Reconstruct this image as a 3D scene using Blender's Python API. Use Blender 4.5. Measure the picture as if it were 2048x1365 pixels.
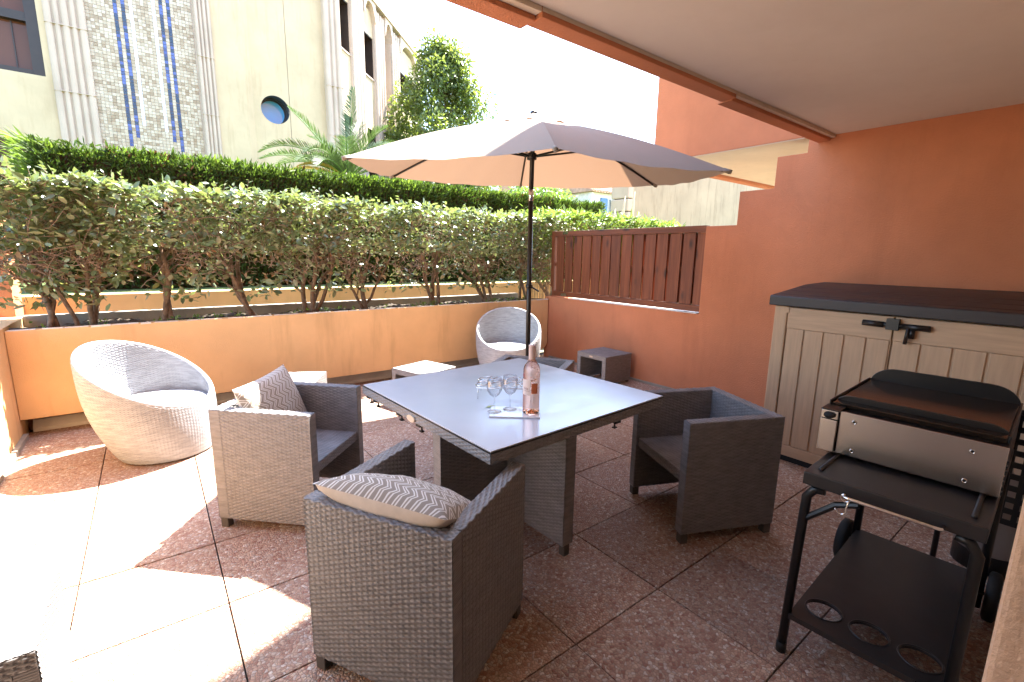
import bpy, bmesh, math, random
import numpy as np
from mathutils import Vector, Matrix

random.seed(7); rng = np.random.default_rng(7)
for o in list(bpy.data.objects): bpy.data.objects.remove(o)
scene = bpy.context.scene
COL = scene.collection
PI = math.pi

# ------------------------------------------------------------------ camera
F_PX = 939.448
RC = ((0.79432208, -0.60730079, 0.01543326), (-0.0978182, -0.1529324, -0.98338359), (0.59956987, 0.77961364, -0.18088265))
CAMZ = 1.425
cd = bpy.data.cameras.new('camera'); cam = bpy.data.objects.new('camera', cd); COL.objects.link(cam)
cd.sensor_width = 36.0; cd.lens = F_PX / 2048 * 36.0; cd.clip_start = 0.02; cd.clip_end = 3000
r, d_, f_ = (Vector(v) for v in RC)
cam.matrix_world = Matrix(((r.x, -d_.x, -f_.x, 0), (r.y, -d_.y, -f_.y, 0), (r.z, -d_.z, -f_.z, CAMZ), (0, 0, 0, 1)))
scene.camera = cam
scene.render.resolution_x, scene.render.resolution_y = 1024, 682

# ------------------------------------------------------------------ world, sun, exposure
SUN = Vector((0.56, 0.207, 1.0)).normalized()
w = bpy.data.worlds.new('World'); scene.world = w; w.use_nodes = True
nt = w.node_tree
sky = nt.nodes.new('ShaderNodeTexSky'); sky.sky_type = 'NISHITA'; sky.sun_disc = False
sky.sun_elevation = math.asin(SUN.z); sky.sun_rotation = math.atan2(SUN.x, SUN.y)
sky.air_density = 1.0; sky.dust_density = 1.0; sky.ozone_density = 1.0
bg = nt.nodes['Background']; bg.inputs['Strength'].default_value = 0.15
nt.links.new(sky.outputs[0], bg.inputs[0])
sd = bpy.data.lights.new('sun', 'SUN'); sd.energy = 5.0; sd.angle = math.radians(0.53); sd.color = (1.0, 0.95, 0.87)
so = bpy.data.objects.new('sun', sd); COL.objects.link(so)
so.rotation_euler = SUN.to_track_quat('Z', 'Y').to_euler(); so.location = SUN * 30
scene.view_settings.view_transform = 'Standard'; scene.view_settings.look = 'None'
scene.view_settings.exposure = 2.93; scene.view_settings.gamma = 1.0

# ------------------------------------------------------------------ materials
MAT = {}
def new_mat(name):
    m = bpy.data.materials.new(name); m.use_nodes = True; MAT[name] = m
    n = m.node_tree.nodes; p = n['Principled BSDF']
    return m, m.node_tree, p
def setp(p, **k):
    for a, b in k.items():
        i = p.inputs.get(a.replace('_', ' '))
        if i is None: continue
        i.default_value = (*b, 1) if isinstance(b, tuple) and len(b) == 3 else b
def pos_node(t, space='world'):
    if space == 'world':
        g = t.nodes.new('ShaderNodeNewGeometry'); return g.outputs['Position']
    return t.nodes.new('ShaderNodeTexCoord').outputs['Object']
def noise(t, vec, scale, detail=4, rough=.55):
    n = t.nodes.new('ShaderNodeTexNoise'); n.inputs['Scale'].default_value = scale; n.inputs['Detail'].default_value = detail
    n.inputs['Roughness'].default_value = rough; t.links.new(vec, n.inputs['Vector']); return n
def ramp(t, fac, stops, interp='LINEAR'):
    r_ = t.nodes.new('ShaderNodeValToRGB'); e = r_.color_ramp; e.interpolation = interp
    while len(e.elements) < len(stops): e.elements.new(.5)
    for el, (q, c) in zip(e.elements, stops): el.position = q; el.color = (*c, 1) if len(c) == 3 else c
    t.links.new(fac, r_.inputs[0]); return r_
def bump(t, p, height, strength, dist, prev=None):
    b = t.nodes.new('ShaderNodeBump'); b.inputs['Strength'].default_value = strength; b.inputs['Distance'].default_value = dist
    t.links.new(height, b.inputs['Height'])
    if prev is not None: t.links.new(prev, b.inputs['Normal'])
    t.links.new(b.outputs[0], p.inputs['Normal']); return b.outputs[0]
def mix(t, fac, a, b, mode='MIX'):
    m = t.nodes.new('ShaderNodeMix'); m.data_type = 'RGBA'; m.blend_type = mode
    for sock, v in ((m.inputs[0], fac), (m.inputs[6], a), (m.inputs[7], b)):
        if isinstance(v, bpy.types.NodeSocket): t.links.new(v, sock)
        elif isinstance(v, tuple): sock.default_value = (*v, 1)
        else: sock.default_value = v
    return m.outputs[2]
def math_n(t, op, a, b=None, c=None):
    m = t.nodes.new('ShaderNodeMath'); m.operation = op
    for i, v in enumerate((a, b, c)):
        if v is None: continue
        if isinstance(v, bpy.types.NodeSocket): t.links.new(v, m.inputs[i])
        else: m.inputs[i].default_value = v
    return m.outputs[0]

def plain(name, col, rough=.6, var=.12, scale=6, bumps=0, bscale=200, space='world', **k):
    m, t, p = new_mat(name)
    v = pos_node(t, space); n = noise(t, v, scale, 5)
    lo = tuple(c * (1 - var) for c in col); hi = tuple(min(1, c * (1 + var)) for c in col)
    rr = ramp(t, n.outputs[0], [(.3, lo), (.7, hi)]); t.links.new(rr.outputs[0], p.inputs['Base Color'])
    setp(p, Roughness=rough, **k)
    if bumps: bump(t, p, noise(t, v, bscale, 3).outputs[0], bumps, .002)
    return m

def stucco(name, col, stain=(.5, .45, .4), bscale=140, bstr=.35, var=.1, stain_amt=.15):
    m, t, p = new_mat(name); v = pos_node(t)
    n = noise(t, v, 1.3, 6, .6); lo = tuple(c * (1 - var) for c in col); hi = tuple(min(1, c * (1 + var)) for c in col)
    c = ramp(t, n.outputs[0], [(.3, lo), (.7, hi)]).outputs[0]
    mp = t.nodes.new('ShaderNodeMapping'); mp.inputs['Scale'].default_value = (5, 5, .7); t.links.new(v, mp.inputs[0])
    s = noise(t, mp.outputs[0], 1.2, 6, .65)
    sf = ramp(t, s.outputs[0], [(.52, (0, 0, 0)), (.8, (stain_amt,) * 3)]).outputs[0]
    c = mix(t, sf, c, tuple(a * b for a, b in zip(col, stain)))
    t.links.new(c, p.inputs['Base Color']); setp(p, Roughness=.9, Specular_IOR_Level=.2)
    a = noise(t, v, bscale, 4, .6); b1 = bump(t, p, a.outputs[0], bstr, .006)
    return m
stucco('wall_orange', (.58, .225, .115), bscale=95, bstr=.8, var=.13, stain_amt=.22)
stucco('planter_orange', (.72, .46, .23), bscale=130, bstr=.5, var=.12, stain_amt=.5)
stucco('cream_wall', (.58, .465, .30), (.7, .62, .55), bscale=90, bstr=.15, stain_amt=.55)
stucco('cream_soffit', (.68, .57, .45), bscale=120, bstr=.15)
stucco('beige_wall', (.40, .325, .225), (.45, .43, .40), bscale=60, bstr=.3, stain_amt=.9)
stucco('stone_trim', (.54, .44, .35), (.7, .7, .7), bscale=80, bstr=.15, stain_amt=.45)
stucco('pier_plaster', (.72, .50, .35), bscale=75, bstr=1.0)
stucco('room_paint', (.66, .64, .60), bstr=.1)
stucco('ceiling_paint', (.70, .63, .57), (.85, .8, .75), bscale=130, bstr=.12, var=.05, stain_amt=.25)
stucco('shaded_base', (.24, .11, .06), (.4, .4, .3), stain_amt=.6)  # shade of the recess under the planter put into a darker colour, plus stains
stucco('concrete', (.34, .30, .25), (.5, .5, .4), bscale=80, bstr=.5, stain_amt=.5)
plain('soil', (.06, .045, .03), .95, .5, 25, .8, 60)
plain('ground_mat', (.16, .15, .10), .95, .3, .6)
plain('grass_mat', (.08, .12, .03), .95, .4, 3)

# aggregate tile: washed pebbles set in mortar
def aggregate():
    m, t, p = new_mat('aggregate_tile'); v = pos_node(t)
    wn = noise(t, v, 25, 2); vv = t.nodes.new('ShaderNodeVectorMath'); vv.operation = 'MULTIPLY_ADD'
    t.links.new(wn.outputs[1], vv.inputs[0]); vv.inputs[1].default_value = (.012,) * 3; t.links.new(v, vv.inputs[2])
    vo = t.nodes.new('ShaderNodeTexVoronoi'); vo.inputs['Scale'].default_value = 82; t.links.new(vv.outputs[0], vo.inputs['Vector'])
    ve = t.nodes.new('ShaderNodeTexVoronoi'); ve.feature = 'DISTANCE_TO_EDGE'; ve.inputs['Scale'].default_value = 82; t.links.new(vv.outputs[0], ve.inputs['Vector'])
    sep = t.nodes.new('ShaderNodeSeparateColor'); t.links.new(vo.outputs['Color'], sep.inputs[0])
    c = ramp(t, sep.outputs[0], [(0, (.34, .16, .115)), (.2, (.47, .285, .21)), (.4, (.58, .40, .30)), (.55, (.42, .25, .185)), (.72, (.64, .48, .36)), (.88, (.50, .40, .34)), (1, (.80, .71, .63))]).outputs[0]
    g = ramp(t, ve.outputs['Distance'], [(0, (1, 1, 1)), (.10, (0, 0, 0))]).outputs[0]
    c = mix(t, g, c, (.25, .17, .125))
    big = noise(t, v, 2.2, 4); c = mix(t, .5, c, ramp(t, big.outputs[0], [(.3, (.72, .70, .68)), (.7, (1.1, 1.06, 1.0))]).outputs[0], 'MULTIPLY')
    oi = t.nodes.new('ShaderNodeObjectInfo')
    c = mix(t, .6, c, ramp(t, oi.outputs['Random'], [(0, (.72, .70, .70)), (1, (1.12, 1.1, 1.08))]).outputs[0], 'MULTIPLY')
    t.links.new(c, p.inputs['Base Color']); setp(p, Roughness=.55, Specular_IOR_Level=.4)
    h = ramp(t, ve.outputs['Distance'], [(0, (0, 0, 0)), (.25, (.8, .8, .8)), (.6, (1, 1, 1))]).outputs[0]
    bump(t, p, h, .8, .004)
aggregate()
plain('tile_joint', (.05, .04, .03), .95, .3, 30)

def wicker(name, col):
    m, t, p = new_mat(name); v = pos_node(t, 'obj')
    mp = t.nodes.new('ShaderNodeMapping'); mp.inputs['Scale'].default_value = (14, 14, 70); t.links.new(v, mp.inputs[0])
    n = noise(t, mp.outputs[0], 1.0, 3)
    lo = tuple(c * .8 for c in col); hi = tuple(c * 1.2 for c in col)
    t.links.new(ramp(t, n.outputs[0], [(.3, lo), (.7, hi)]).outputs[0], p.inputs['Base Color'])
    setp(p, Roughness=.42, Specular_IOR_Level=.45)
wicker('wicker', (.215, .205, .205))
wicker('wicker_pale', (.36, .375, .40))
plain('wicker_foot', (.08, .07, .06), .5)
plain('inner_dark', (.035, .03, .027), .8)
plain('black_metal', (.008, .0075, .0075), .38, .2, 20, Specular_IOR_Level=.5)
plain('charcoal_metal', (.022, .020, .020), .33, .15, 12, Specular_IOR_Level=.5)
plain('pole_metal', (.028, .024, .02), .35, .1, Metallic=.3)
plain('chrome', (.75, .75, .75), .12, .02, Metallic=1.0)
plain('steel', (.50, .48, .46), .24, .05, 8, Metallic=1.0)
plain('rubber', (.012, .012, .012), .75)
plain('enamel_plate', (.02, .012, .008), .12, .2)
plain('gas_bottle_paint', (.25, .22, .2), .4)
plain('blue_shutter', (.10, .20, .42), .6)
plain('white_paint', (.75, .74, .7), .5)
plain('render_white', (.72, .68, .6), .9)
plain('roof_tile', (.50, .30, .20), .85, .3, 3)
plain('dark_frame', (.028, .018, .013), .45)
plain('dark_board', (.06, .03, .02), .7, .4, 5)
plain('bark', (.22, .145, .095), .9, .45, 22, .9, 90)
plain('twig', (.26, .175, .125), .85, .3, 30)
plain('cane', (.36, .27, .15), .8, .3, 20)
plain('plume', (.62, .52, .36), .9)
plain('tree_bark', (.12, .09, .065), .9, .4, 12, .8, 60)
plain('label_paper', (.72, .58, .52), .6, .04, 40, space='obj')
plain('label_orange', (.62, .17, .06), .5, .05, 40, space='obj')
plain('capsule', (.68, .50, .44), .45, .03)
plain('ink', (.25, .05, .06), .6)
plain('leaf_scrap', (.45, .48, .22), .6)
plain('cushion_back', (.64, .56, .48), .95, .06, 40)
plain('badge', (.62, .5, .38), .35, .03)
plain('hose', (.02, .02, .02), .7)

# storage box resin with moulded wood grain
def resin(name, col, axis):
    m, t, p = new_mat(name); v = pos_node(t)
    mp = t.nodes.new('ShaderNodeMapping'); sc = [22, 22, 22]; sc[axis] = 1.6; mp.inputs['Scale'].default_value = sc; t.links.new(v, mp.inputs[0])
    n = noise(t, mp.outputs[0], 2.2, 6, .6)
    t.links.new(ramp(t, n.outputs[0], [(.3, tuple(c * .88 for c in col)), (.7, tuple(c * 1.1 for c in col))]).outputs[0], p.inputs['Base Color'])
    setp(p, Roughness=.5); bump(t, p, n.outputs[0], .25, .003)
resin('resin_beige', (.54, .36, .22), 2); resin('resin_beige_h', (.54, .36, .22), 1); resin('resin_lid', (.034, .027, .027), 1)

def wood(name, axis):
    m, t, p = new_mat(name); v = pos_node(t)
    oi = t.nodes.new('ShaderNodeObjectInfo')
    ad = t.nodes.new('ShaderNodeVectorMath'); ad.operation = 'MULTIPLY_ADD'
    t.links.new(oi.outputs['Random'], ad.inputs[0]); ad.inputs[1].default_value = (7, 7, 7); t.links.new(v, ad.inputs[2])
    mp = t.nodes.new('ShaderNodeMapping'); sc = [30, 30, 30]; sc[axis] = 1.8; mp.inputs['Scale'].default_value = sc; t.links.new(ad.outputs[0], mp.inputs[0])
    n = noise(t, mp.outputs[0], 1.0, 6, .6)
    c = ramp(t, n.outputs[0], [(.25, (.105, .030, .012)), (.5, (.19, .054, .020)), (.75, (.27, .085, .032))]).outputs[0]
    k = t.nodes.new('ShaderNodeTexVoronoi'); k.inputs['Scale'].default_value = 6; m2 = t.nodes.new('ShaderNodeMapping'); s2 = [1, 1.1, 1]; s2[axis] = .45; m2.inputs['Scale'].default_value = s2
    t.links.new(ad.outputs[0], m2.inputs[0]); t.links.new(m2.outputs[0], k.inputs['Vector'])
    kf = ramp(t, k.outputs['Distance'], [(.07, (1, 1, 1)), (.2, (0, 0, 0))]).outputs[0]
    c = mix(t, kf, c, (.05, .018, .01))
    c = mix(t, .5, c, ramp(t, oi.outputs['Random'], [(0, (.65, .65, .65)), (1, (1.3, 1.25, 1.2))]).outputs[0], 'MULTIPLY')
    t.links.new(c, p.inputs['Base Color']); setp(p, Roughness=.55); bump(t, p, n.outputs[0], .2, .003)
wood('stained_wood', 2); wood('stained_wood_h', 1)

def leafmat(name, top, back, trans, rough=.4, transw=.35, spec=.5):
    m, t, p = new_mat(name)
    g = t.nodes.new('ShaderNodeNewGeometry')
    rr = ramp(t, g.outputs['Random Per Island'], [(0, tuple(c * .6 for c in top)), (.45, top), (.85, tuple(min(1, c * 1.35) for c in top)), (1, (top[0] * 2.2, top[1] * 1.5, top[2] * 1.2))])
    c = mix(t, g.outputs['Backfacing'], rr.outputs[0], back)
    t.links.new(c, p.inputs['Base Color']); setp(p, Roughness=rough, Specular_IOR_Level=spec)
    tr = t.nodes.new('ShaderNodeBsdfTranslucent'); tr.inputs[0].default_value = (*trans, 1)
    ms = t.nodes.new('ShaderNodeMixShader'); ms.inputs[0].default_value = transw
    t.links.new(p.outputs[0], ms.inputs[1]); t.links.new(tr.outputs[0], ms.inputs[2])
    t.links.new(ms.outputs[0], t.nodes['Material Output'].inputs[0])
leafmat('elaeagnus_leaf', (.14, .185, .085), (.32, .31, .20), (.22, .30, .06), .30, .28, .8)
leafmat('bright_leaf', (.10, .19, .035), (.14, .20, .06), (.25, .38, .05), .4, .35)
leafmat('cypress_leaf', (.042, .068, .018), (.04, .065, .02), (.11, .20, .02), .6, .2, .3)
leafmat('cypress_sunlit', (.085, .14, .025), (.08, .13, .03), (.24, .38, .04), .6, .35, .3)  # lighter copy of cypress_leaf, sunlight on the hedge top put into its colour
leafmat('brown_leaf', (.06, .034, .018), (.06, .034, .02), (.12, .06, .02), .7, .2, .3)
leafmat('dry_leaf', (.26, .17, .09), (.30, .22, .13), (.3, .18, .08), .7, .2, .3)
leafmat('palm_leaf', (.05, .085, .03), (.07, .10, .04), (.10, .17, .04), .35, .25, .6)
leafmat('palm_dry', (.40, .27, .08), (.40, .27, .08), (.4, .25, .05), .7, .3, .3)
leafmat('tree_leaf', (.07, .115, .025), (.10, .14, .05), (.28, .36, .05), .38, .35, .6)
leafmat('oak_leaf', (.03, .05, .015), (.035, .05, .02), (.06, .1, .02), .5, .2, .4)

# parasol fabric
def fabric():
    m, t, p = new_mat('parasol_fabric'); v = pos_node(t)
    n = noise(t, v, 400, 2); c = ramp(t, n.outputs[0], [(.3, (.36, .315, .265)), (.7, (.40, .355, .30))]).outputs[0]
    t.links.new(c, p.inputs['Base Color']); setp(p, Roughness=.9, Specular_IOR_Level=.15)
    tr = t.nodes.new('ShaderNodeBsdfTranslucent'); tr.inputs[0].default_value = (.23, .13, .078, 1)
    ms = t.nodes.new('ShaderNodeMixShader'); ms.inputs[0].default_value = .22
    t.links.new(p.outputs[0], ms.inputs[1]); t.links.new(tr.outputs[0], ms.inputs[2]); t.links.new(ms.outputs[0], t.nodes['Material Output'].inputs[0])
    wv = noise(t, v, 9, 3); bump(t, p, wv.outputs[0], .25, .01)
fabric()

# chevron cushion cloth (zigzag in object space, stripes run across the width)
def chevron():
    m, t, p = new_mat('chevron_cloth'); v = pos_node(t, 'obj'); s = t.nodes.new('ShaderNodeSeparateXYZ')
    wn = noise(t, v, 9, 2); vv = t.nodes.new('ShaderNodeVectorMath'); vv.operation = 'MULTIPLY_ADD'
    t.links.new(wn.outputs[1], vv.inputs[0]); vv.inputs[1].default_value = (.02,) * 3; t.links.new(v, vv.inputs[2]); t.links.new(vv.outputs[0], s.inputs[0])
    tri = math_n(t, 'PINGPONG', s.outputs[1], .030)
    ph = math_n(t, 'MULTIPLY_ADD', tri, 1.1, s.outputs[0])
    fr = math_n(t, 'FRACT', math_n(t, 'MULTIPLY', ph, 29.0))
    c = ramp(t, fr, [(0, (.33, .28, .235)), (.46, (.33, .28, .235)), (.50, (.74, .70, .64)), (.62, (.74, .70, .64)), (.66, (.33, .28, .235)), (.80, (.33, .28, .235)), (.84, (.74, .70, .64)), (.97, (.74, .70, .64)), (1, (.33, .28, .235))]).outputs[0]
    t.links.new(c, p.inputs['Base Color']); setp(p, Roughness=.95, Specular_IOR_Level=.1)
    bump(t, p, noise(t, v, 500, 2).outputs[0], .3, .001)
chevron()

def glassmat(name, col, rough=0.0, ior=1.45):
    m, t, p = new_mat(name); setp(p, Base_Color=col, Roughness=rough, IOR=ior, Transmission_Weight=1.0)
glassmat('rose_wine', (.98, .62, .46), 0, 1.36)
def thin_glass():
    m, t, p = new_mat('clear_glass'); lw_ = t.nodes.new('ShaderNodeLayerWeight'); lw_.inputs[0].default_value = .25
    tr = t.nodes.new('ShaderNodeBsdfTransparent'); tr.inputs[0].default_value = (.96, .96, .96, 1); gl = t.nodes.new('ShaderNodeBsdfGlossy'); gl.inputs['Roughness'].default_value = .02
    ms = t.nodes.new('ShaderNodeMixShader'); fr = math_n(t, 'MULTIPLY_ADD', lw_.outputs['Fresnel'], .45, .04); t.links.new(fr, ms.inputs[0]); t.links.new(tr.outputs[0], ms.inputs[1]); t.links.new(gl.outputs[0], ms.inputs[2]); t.links.new(ms.outputs[0], t.nodes['Material Output'].inputs[0])
thin_glass()
def topmat():
    m, t, p = new_mat('table_top'); v = pos_node(t)
    n = noise(t, v, 3, 4); t.links.new(ramp(t, n.outputs[0], [(.3, (.54, .565, .62)), (.7, (.58, .60, .66))]).outputs[0], p.inputs['Base Color'])
    setp(p, Specular_IOR_Level=.6); t.links.new(ramp(t, noise(t, v, 6, 5).outputs[0], [(.3, (.16,) * 3), (.7, (.26,) * 3)]).outputs[0], p.inputs['Roughness'])
topmat()
plain('acrylic_white', (.8, .8, .82), .08, .01)
def window_glass(name, col, rough=.06):
    m, t, p = new_mat(name); setp(p, Base_Color=col, Roughness=rough, Specular_IOR_Level=1.0, Metallic=.0)
window_glass('pane_dark', (.035, .028, .025)); window_glass('pane_sky_reflection', (.10, .44, .80), .03); window_glass('pane_brown_reflection', (.12, .05, .03)); MAT['pane_brown_reflection'].node_tree.nodes['Principled BSDF'].inputs['Specular IOR Level'].default_value = .25  # blue and brown panes: reflections of sky and surroundings put into the base colour
def mosaic(name, stops):
    m, t, p = new_mat(name); g = t.nodes.new('ShaderNodeNewGeometry')
    t.links.new(ramp(t, g.outputs['Random Per Island'], stops).outputs[0], p.inputs['Base Color']); setp(p, Roughness=.4)
mosaic('mosaic_beige', [(0, (.31, .22, .13)), (.2, (.42, .33, .22)), (.5, (.50, .41, .29)), (1, (.58, .50, .38))])
mosaic('mosaic_blue', [(0, (.035, .06, .10)), (.4, (.04, .06, .12)), (.6, (.06, .09, .26)), (1, (.10, .14, .36))])
mosaic('mosaic_white', [(0, (.70, .72, .78)), (1, (.82, .83, .88))])

# ------------------------------------------------------------------ mesh helpers
class MB:
    """collects verts and faces; build() makes one mesh object"""
    def __init__(s): s.v = []; s.f = []; s.n = 0
    def add(s, verts, faces):
        verts = np.asarray(verts, float).reshape(-1, 3); s.v.append(verts)
        s.f += [tuple(i + s.n for i in f) for f in faces]; s.n += len(verts); return s
    def addgrid(s, P):
        nv, nu = P.shape[:2]; idx = np.arange(nv * nu).reshape(nv, nu) + s.n
        q = np.stack([idx[:-1, :-1], idx[:-1, 1:], idx[1:, 1:], idx[1:, :-1]], -1).reshape(-1, 4)
        s.v.append(P.reshape(-1, 3)); s.n += nv * nu; s.f += list(map(tuple, q.tolist())); return s
    def box(s, lo, hi):
        (a, b, c), (d, e, f) = lo, hi
        return s.add([(a, b, c), (d, b, c), (d, e, c), (a, e, c), (a, b, f), (d, b, f), (d, e, f), (a, e, f)],
                     [(0, 3, 2, 1), (4, 5, 6, 7), (0, 1, 5, 4), (1, 2, 6, 5), (2, 3, 7, 6), (3, 0, 4, 7)])
    def obox(s, c, ax, ay, az):
        c, ax, ay, az = (np.asarray(q, float) for q in (c, ax, ay, az))
        vs = [c + i * ax + j * ay + k * az for k in (-1, 1) for j in (-1, 1) for i in (-1, 1)]
        return s.add(vs, [(0, 2, 3, 1), (4, 5, 7, 6), (0, 1, 5, 4), (1, 3, 7, 5), (3, 2, 6, 7), (2, 0, 4, 6)])
    def tube(s, path, rad, n=8, cap=True, closed=False):
        P = np.asarray(path, float); m = len(P); rad = np.broadcast_to(rad, (m,))
        T = np.gradient(P, axis=0) if not closed else np.roll(P, -1, 0) - np.roll(P, 1, 0)
        T /= np.linalg.norm(T, axis=1, keepdims=True) + 1e-12
        ref = np.array([0, 0, 1.]) if abs(T[0, 2]) < .9 else np.array([1., 0, 0])
        N = np.cross(T[0], ref); N /= np.linalg.norm(N); rows = []
        for i in range(m):
            N = N - T[i] * (N @ T[i]); N /= np.linalg.norm(N) + 1e-12; B = np.cross(T[i], N)
            a = np.linspace(0, 2 * PI, n, endpoint=False)
            rows.append(P[i] + rad[i] * (np.cos(a)[:, None] * N + np.sin(a)[:, None] * B))
        V = np.concatenate(rows); F = []
        for i in range(m if closed else m - 1):
            i2 = (i + 1) % m
            for j in range(n):
                k = (j + 1) % n; F.append((i * n + j, i * n + k, i2 * n + k, i2 * n + j))
        if cap and not closed: F += [tuple(range(n - 1, -1, -1)), tuple(range((m - 1) * n, m * n))]
        return s.add(V, F)
    def lathe(s, prof, n=32, center=(0, 0, 0)):
        a = np.linspace(0, 2 * PI, n, endpoint=False); V = []; F = []
        for r_, z in prof: V += [(center[0] + r_ * math.cos(t), center[1] + r_ * math.sin(t), center[2] + z) for t in a]
        for i in range(len(prof) - 1):
            for j in range(n):
                k = (j + 1) % n; F.append((i * n + j, i * n + k, (i + 1) * n + k, (i + 1) * n + j))
        return s.add(V, F)
    def prism(s, poly, axis, a, b):
        """extrude a 2-D polygon along axis (0,1,2) from a to b"""
        def P(u, v, w_): return {0: (w_, u, v), 1: (u, w_, v), 2: (u, v, w_)}[axis]
        n = len(poly); V = [P(u, v, a) for u, v in poly] + [P(u, v, b) for u, v in poly]
        F = [tuple(range(n - 1, -1, -1)), tuple(range(n, 2 * n))] + [(i, (i + 1) % n, n + (i + 1) % n, n + i) for i in range(n)]
        return s.add(V, F)
    def mesh(s, name, smooth=False, recalc=True, bevel=0, segs=2):
        me = bpy.data.meshes.new(name)
        V = np.concatenate(s.v); me.from_pydata(V.tolist(), [], s.f)
        if bevel or recalc:
            bm = bmesh.new(); bm.from_mesh(me)
            if bevel:
                bmesh.ops.bevel(bm, geom=[e for e in bm.edges if len(e.link_faces) == 2 and e.calc_face_angle(0) > .6], offset=bevel, segments=segs, affect='EDGES', profile=.6, clamp_overlap=True)
            if recalc: bmesh.ops.recalc_face_normals(bm, faces=bm.faces)
            bm.to_mesh(me); bm.free()
        if smooth: me.polygons.foreach_set('use_smooth', [True] * len(me.polygons))
        me.update(); return me
    def build(s, name, mat, parent=None, world=False, **k):
        return obj(name, s.mesh(name, **k), mat, parent, world)

def obj(name, me, mat, parent=None, world=False):
    o = bpy.data.objects.new(name, me); COL.objects.link(o)
    if mat and not me.materials: me.materials.append(MAT[mat])
    if parent is not None:
        o.parent = parent
        if world: o.location = -Vector(base_of[parent.name])
    return o
base_of = {}
def tag(o, label, cat, group=None, kind=None):
    if label: o['label'] = label
    if cat: o['category'] = cat
    if group: o['group'] = group
    if kind: o['kind'] = kind
    return o
def thing(name, label, cat, loc=(0, 0, 0), rz=0, group=None):
    o = bpy.data.objects.new(name, None); COL.objects.link(o); o.empty_display_size = .1
    o.location = loc; o.rotation_euler = (0, 0, rz); base_of[o.name] = tuple(loc)
    return tag(o, label, cat, group)
def struct(name, mb, mat, **k):
    o = mb.build(name, mat, **k); o['kind'] = 'structure'; return o
def copy_tree(o, parent=None):
    c = o.copy(); COL.objects.link(c); c.parent = parent
    for ch in list(o.children): copy_tree(ch, c)
    return c
def bbox(lo, hi, bevel=.004, segs=2):
    m = MB(); m.box(lo, hi); return m

# woven surface: grid of positions -> displaced by an over/under strand height field
def weave_h(U, V):
    j = np.floor(V); fv = V - j
    prof = np.sqrt(np.clip(1 - (np.abs(fv - .5) / .47) ** 5, 0, 1)); c_ = np.cos(PI * (U + j))
    strap = prof * (.46 + .54 * np.sign(c_) * np.abs(c_) ** .55)
    du = U - np.round(U)
    stake = .62 * np.sqrt(np.clip(1 - (du / .15) ** 2, 0, 1))
    return np.maximum(np.maximum(strap, stake), 0.0)
def weave_grid(posfun, nu, nv, amp=.0039, su=6, sv=4, flip=False, wrap=False):
    u = np.linspace(0, nu, nu * su + 1); v = np.linspace(0, nv, nv * sv + 1)
    U, V = np.meshgrid(u, v)
    P = posfun(U / nu, V / nv)
    N = np.cross(np.gradient(P, axis=1), np.gradient(P, axis=0)); N /= np.linalg.norm(N, axis=-1, keepdims=True) + 1e-12
    if flip: N = -N
    return P + N * ((np.sqrt(np.clip(1 - (np.abs(V - np.floor(V) - .5) / .46) ** 3, 0, 1)) * .5 if wrap else weave_h(U, V)) * amp)[..., None]
PU, PV = .0225, .0086
def weave_quad(mb, o, eu, ev, n, pu=PU, pv=PV, **k):
    o, eu, ev, n = (np.asarray(q, float) for q in (o, eu, ev, n))
    nu = max(1, round(np.linalg.norm(eu) / pu)); nv = max(1, round(np.linalg.norm(ev) / pv))
    f = np.cross(eu, ev) @ n < 0
    mb.addgrid(weave_grid(lambda a, b: o + a[..., None] * eu + b[..., None] * ev, nu, nv, flip=f, **k))
def woven_box(mb, lo, hi, faces='xXyYzZ', **k):
    """woven faces of a box; strands run along the horizontal, thin faces get strands across"""
    lo = np.array(lo, float); hi = np.array(hi, float); d = hi - lo
    X, Y, Z = np.diag(d)
    for f in faces:
        a = 'xyz'.index(f.lower()); n = np.zeros(3); n[a] = 1 if f.isupper() else -1
        o = lo.copy();
        if f.isupper(): o[a] = hi[a]
        if a == 0: eu, ev = Y, Z
        elif a == 1: eu, ev = X, Z
        else: eu, ev = (X, Y) if d[0] >= d[1] else (Y, X)
        if np.linalg.norm(eu) < .08 and a != 2:   # narrow end face: strands across
            weave_quad(mb, o, eu, ev, n, wrap=True, **k); continue
        weave_quad(mb, o, eu, ev, n, **k)
    c = .0006; mb.box(lo + c, hi - c)
def fast_mesh(mb, name, mat, parent, **k):
    return mb.build(name, mat, parent, smooth=True, recalc=False, **k)

# leaves
LEAF = np.array([(0, 0, 0), (.30, .5, .10), (.68, .42, .08), (1, 0, -.06), (.68, -.42, .08), (.30, -.5, .10)])
def leaves(P, D, N, L, W, fold=1.0):
    """(n,3) positions, directions, normals, lengths, widths -> MB of two-quad folded leaves"""
    n = len(P); D = D / (np.linalg.norm(D, axis=1, keepdims=True) + 1e-9)
    S = np.cross(N, D); S /= np.linalg.norm(S, axis=1, keepdims=True) + 1e-9; N = np.cross(D, S)
    t = LEAF
    V = P[:, None] + t[None, :, 0, None] * (L[:, None] * D)[:, None] + t[None, :, 1, None] * (W[:, None] * S)[:, None] + t[None, :, 2, None] * fold * (W[:, None] * N)[:, None]
    b = (np.arange(n) * 6)[:, None]
    F = np.concatenate([b + [0, 3, 2, 1], b + [0, 5, 4, 3]], 1).reshape(-1, 4)
    return V.reshape(-1, 3), F
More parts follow.
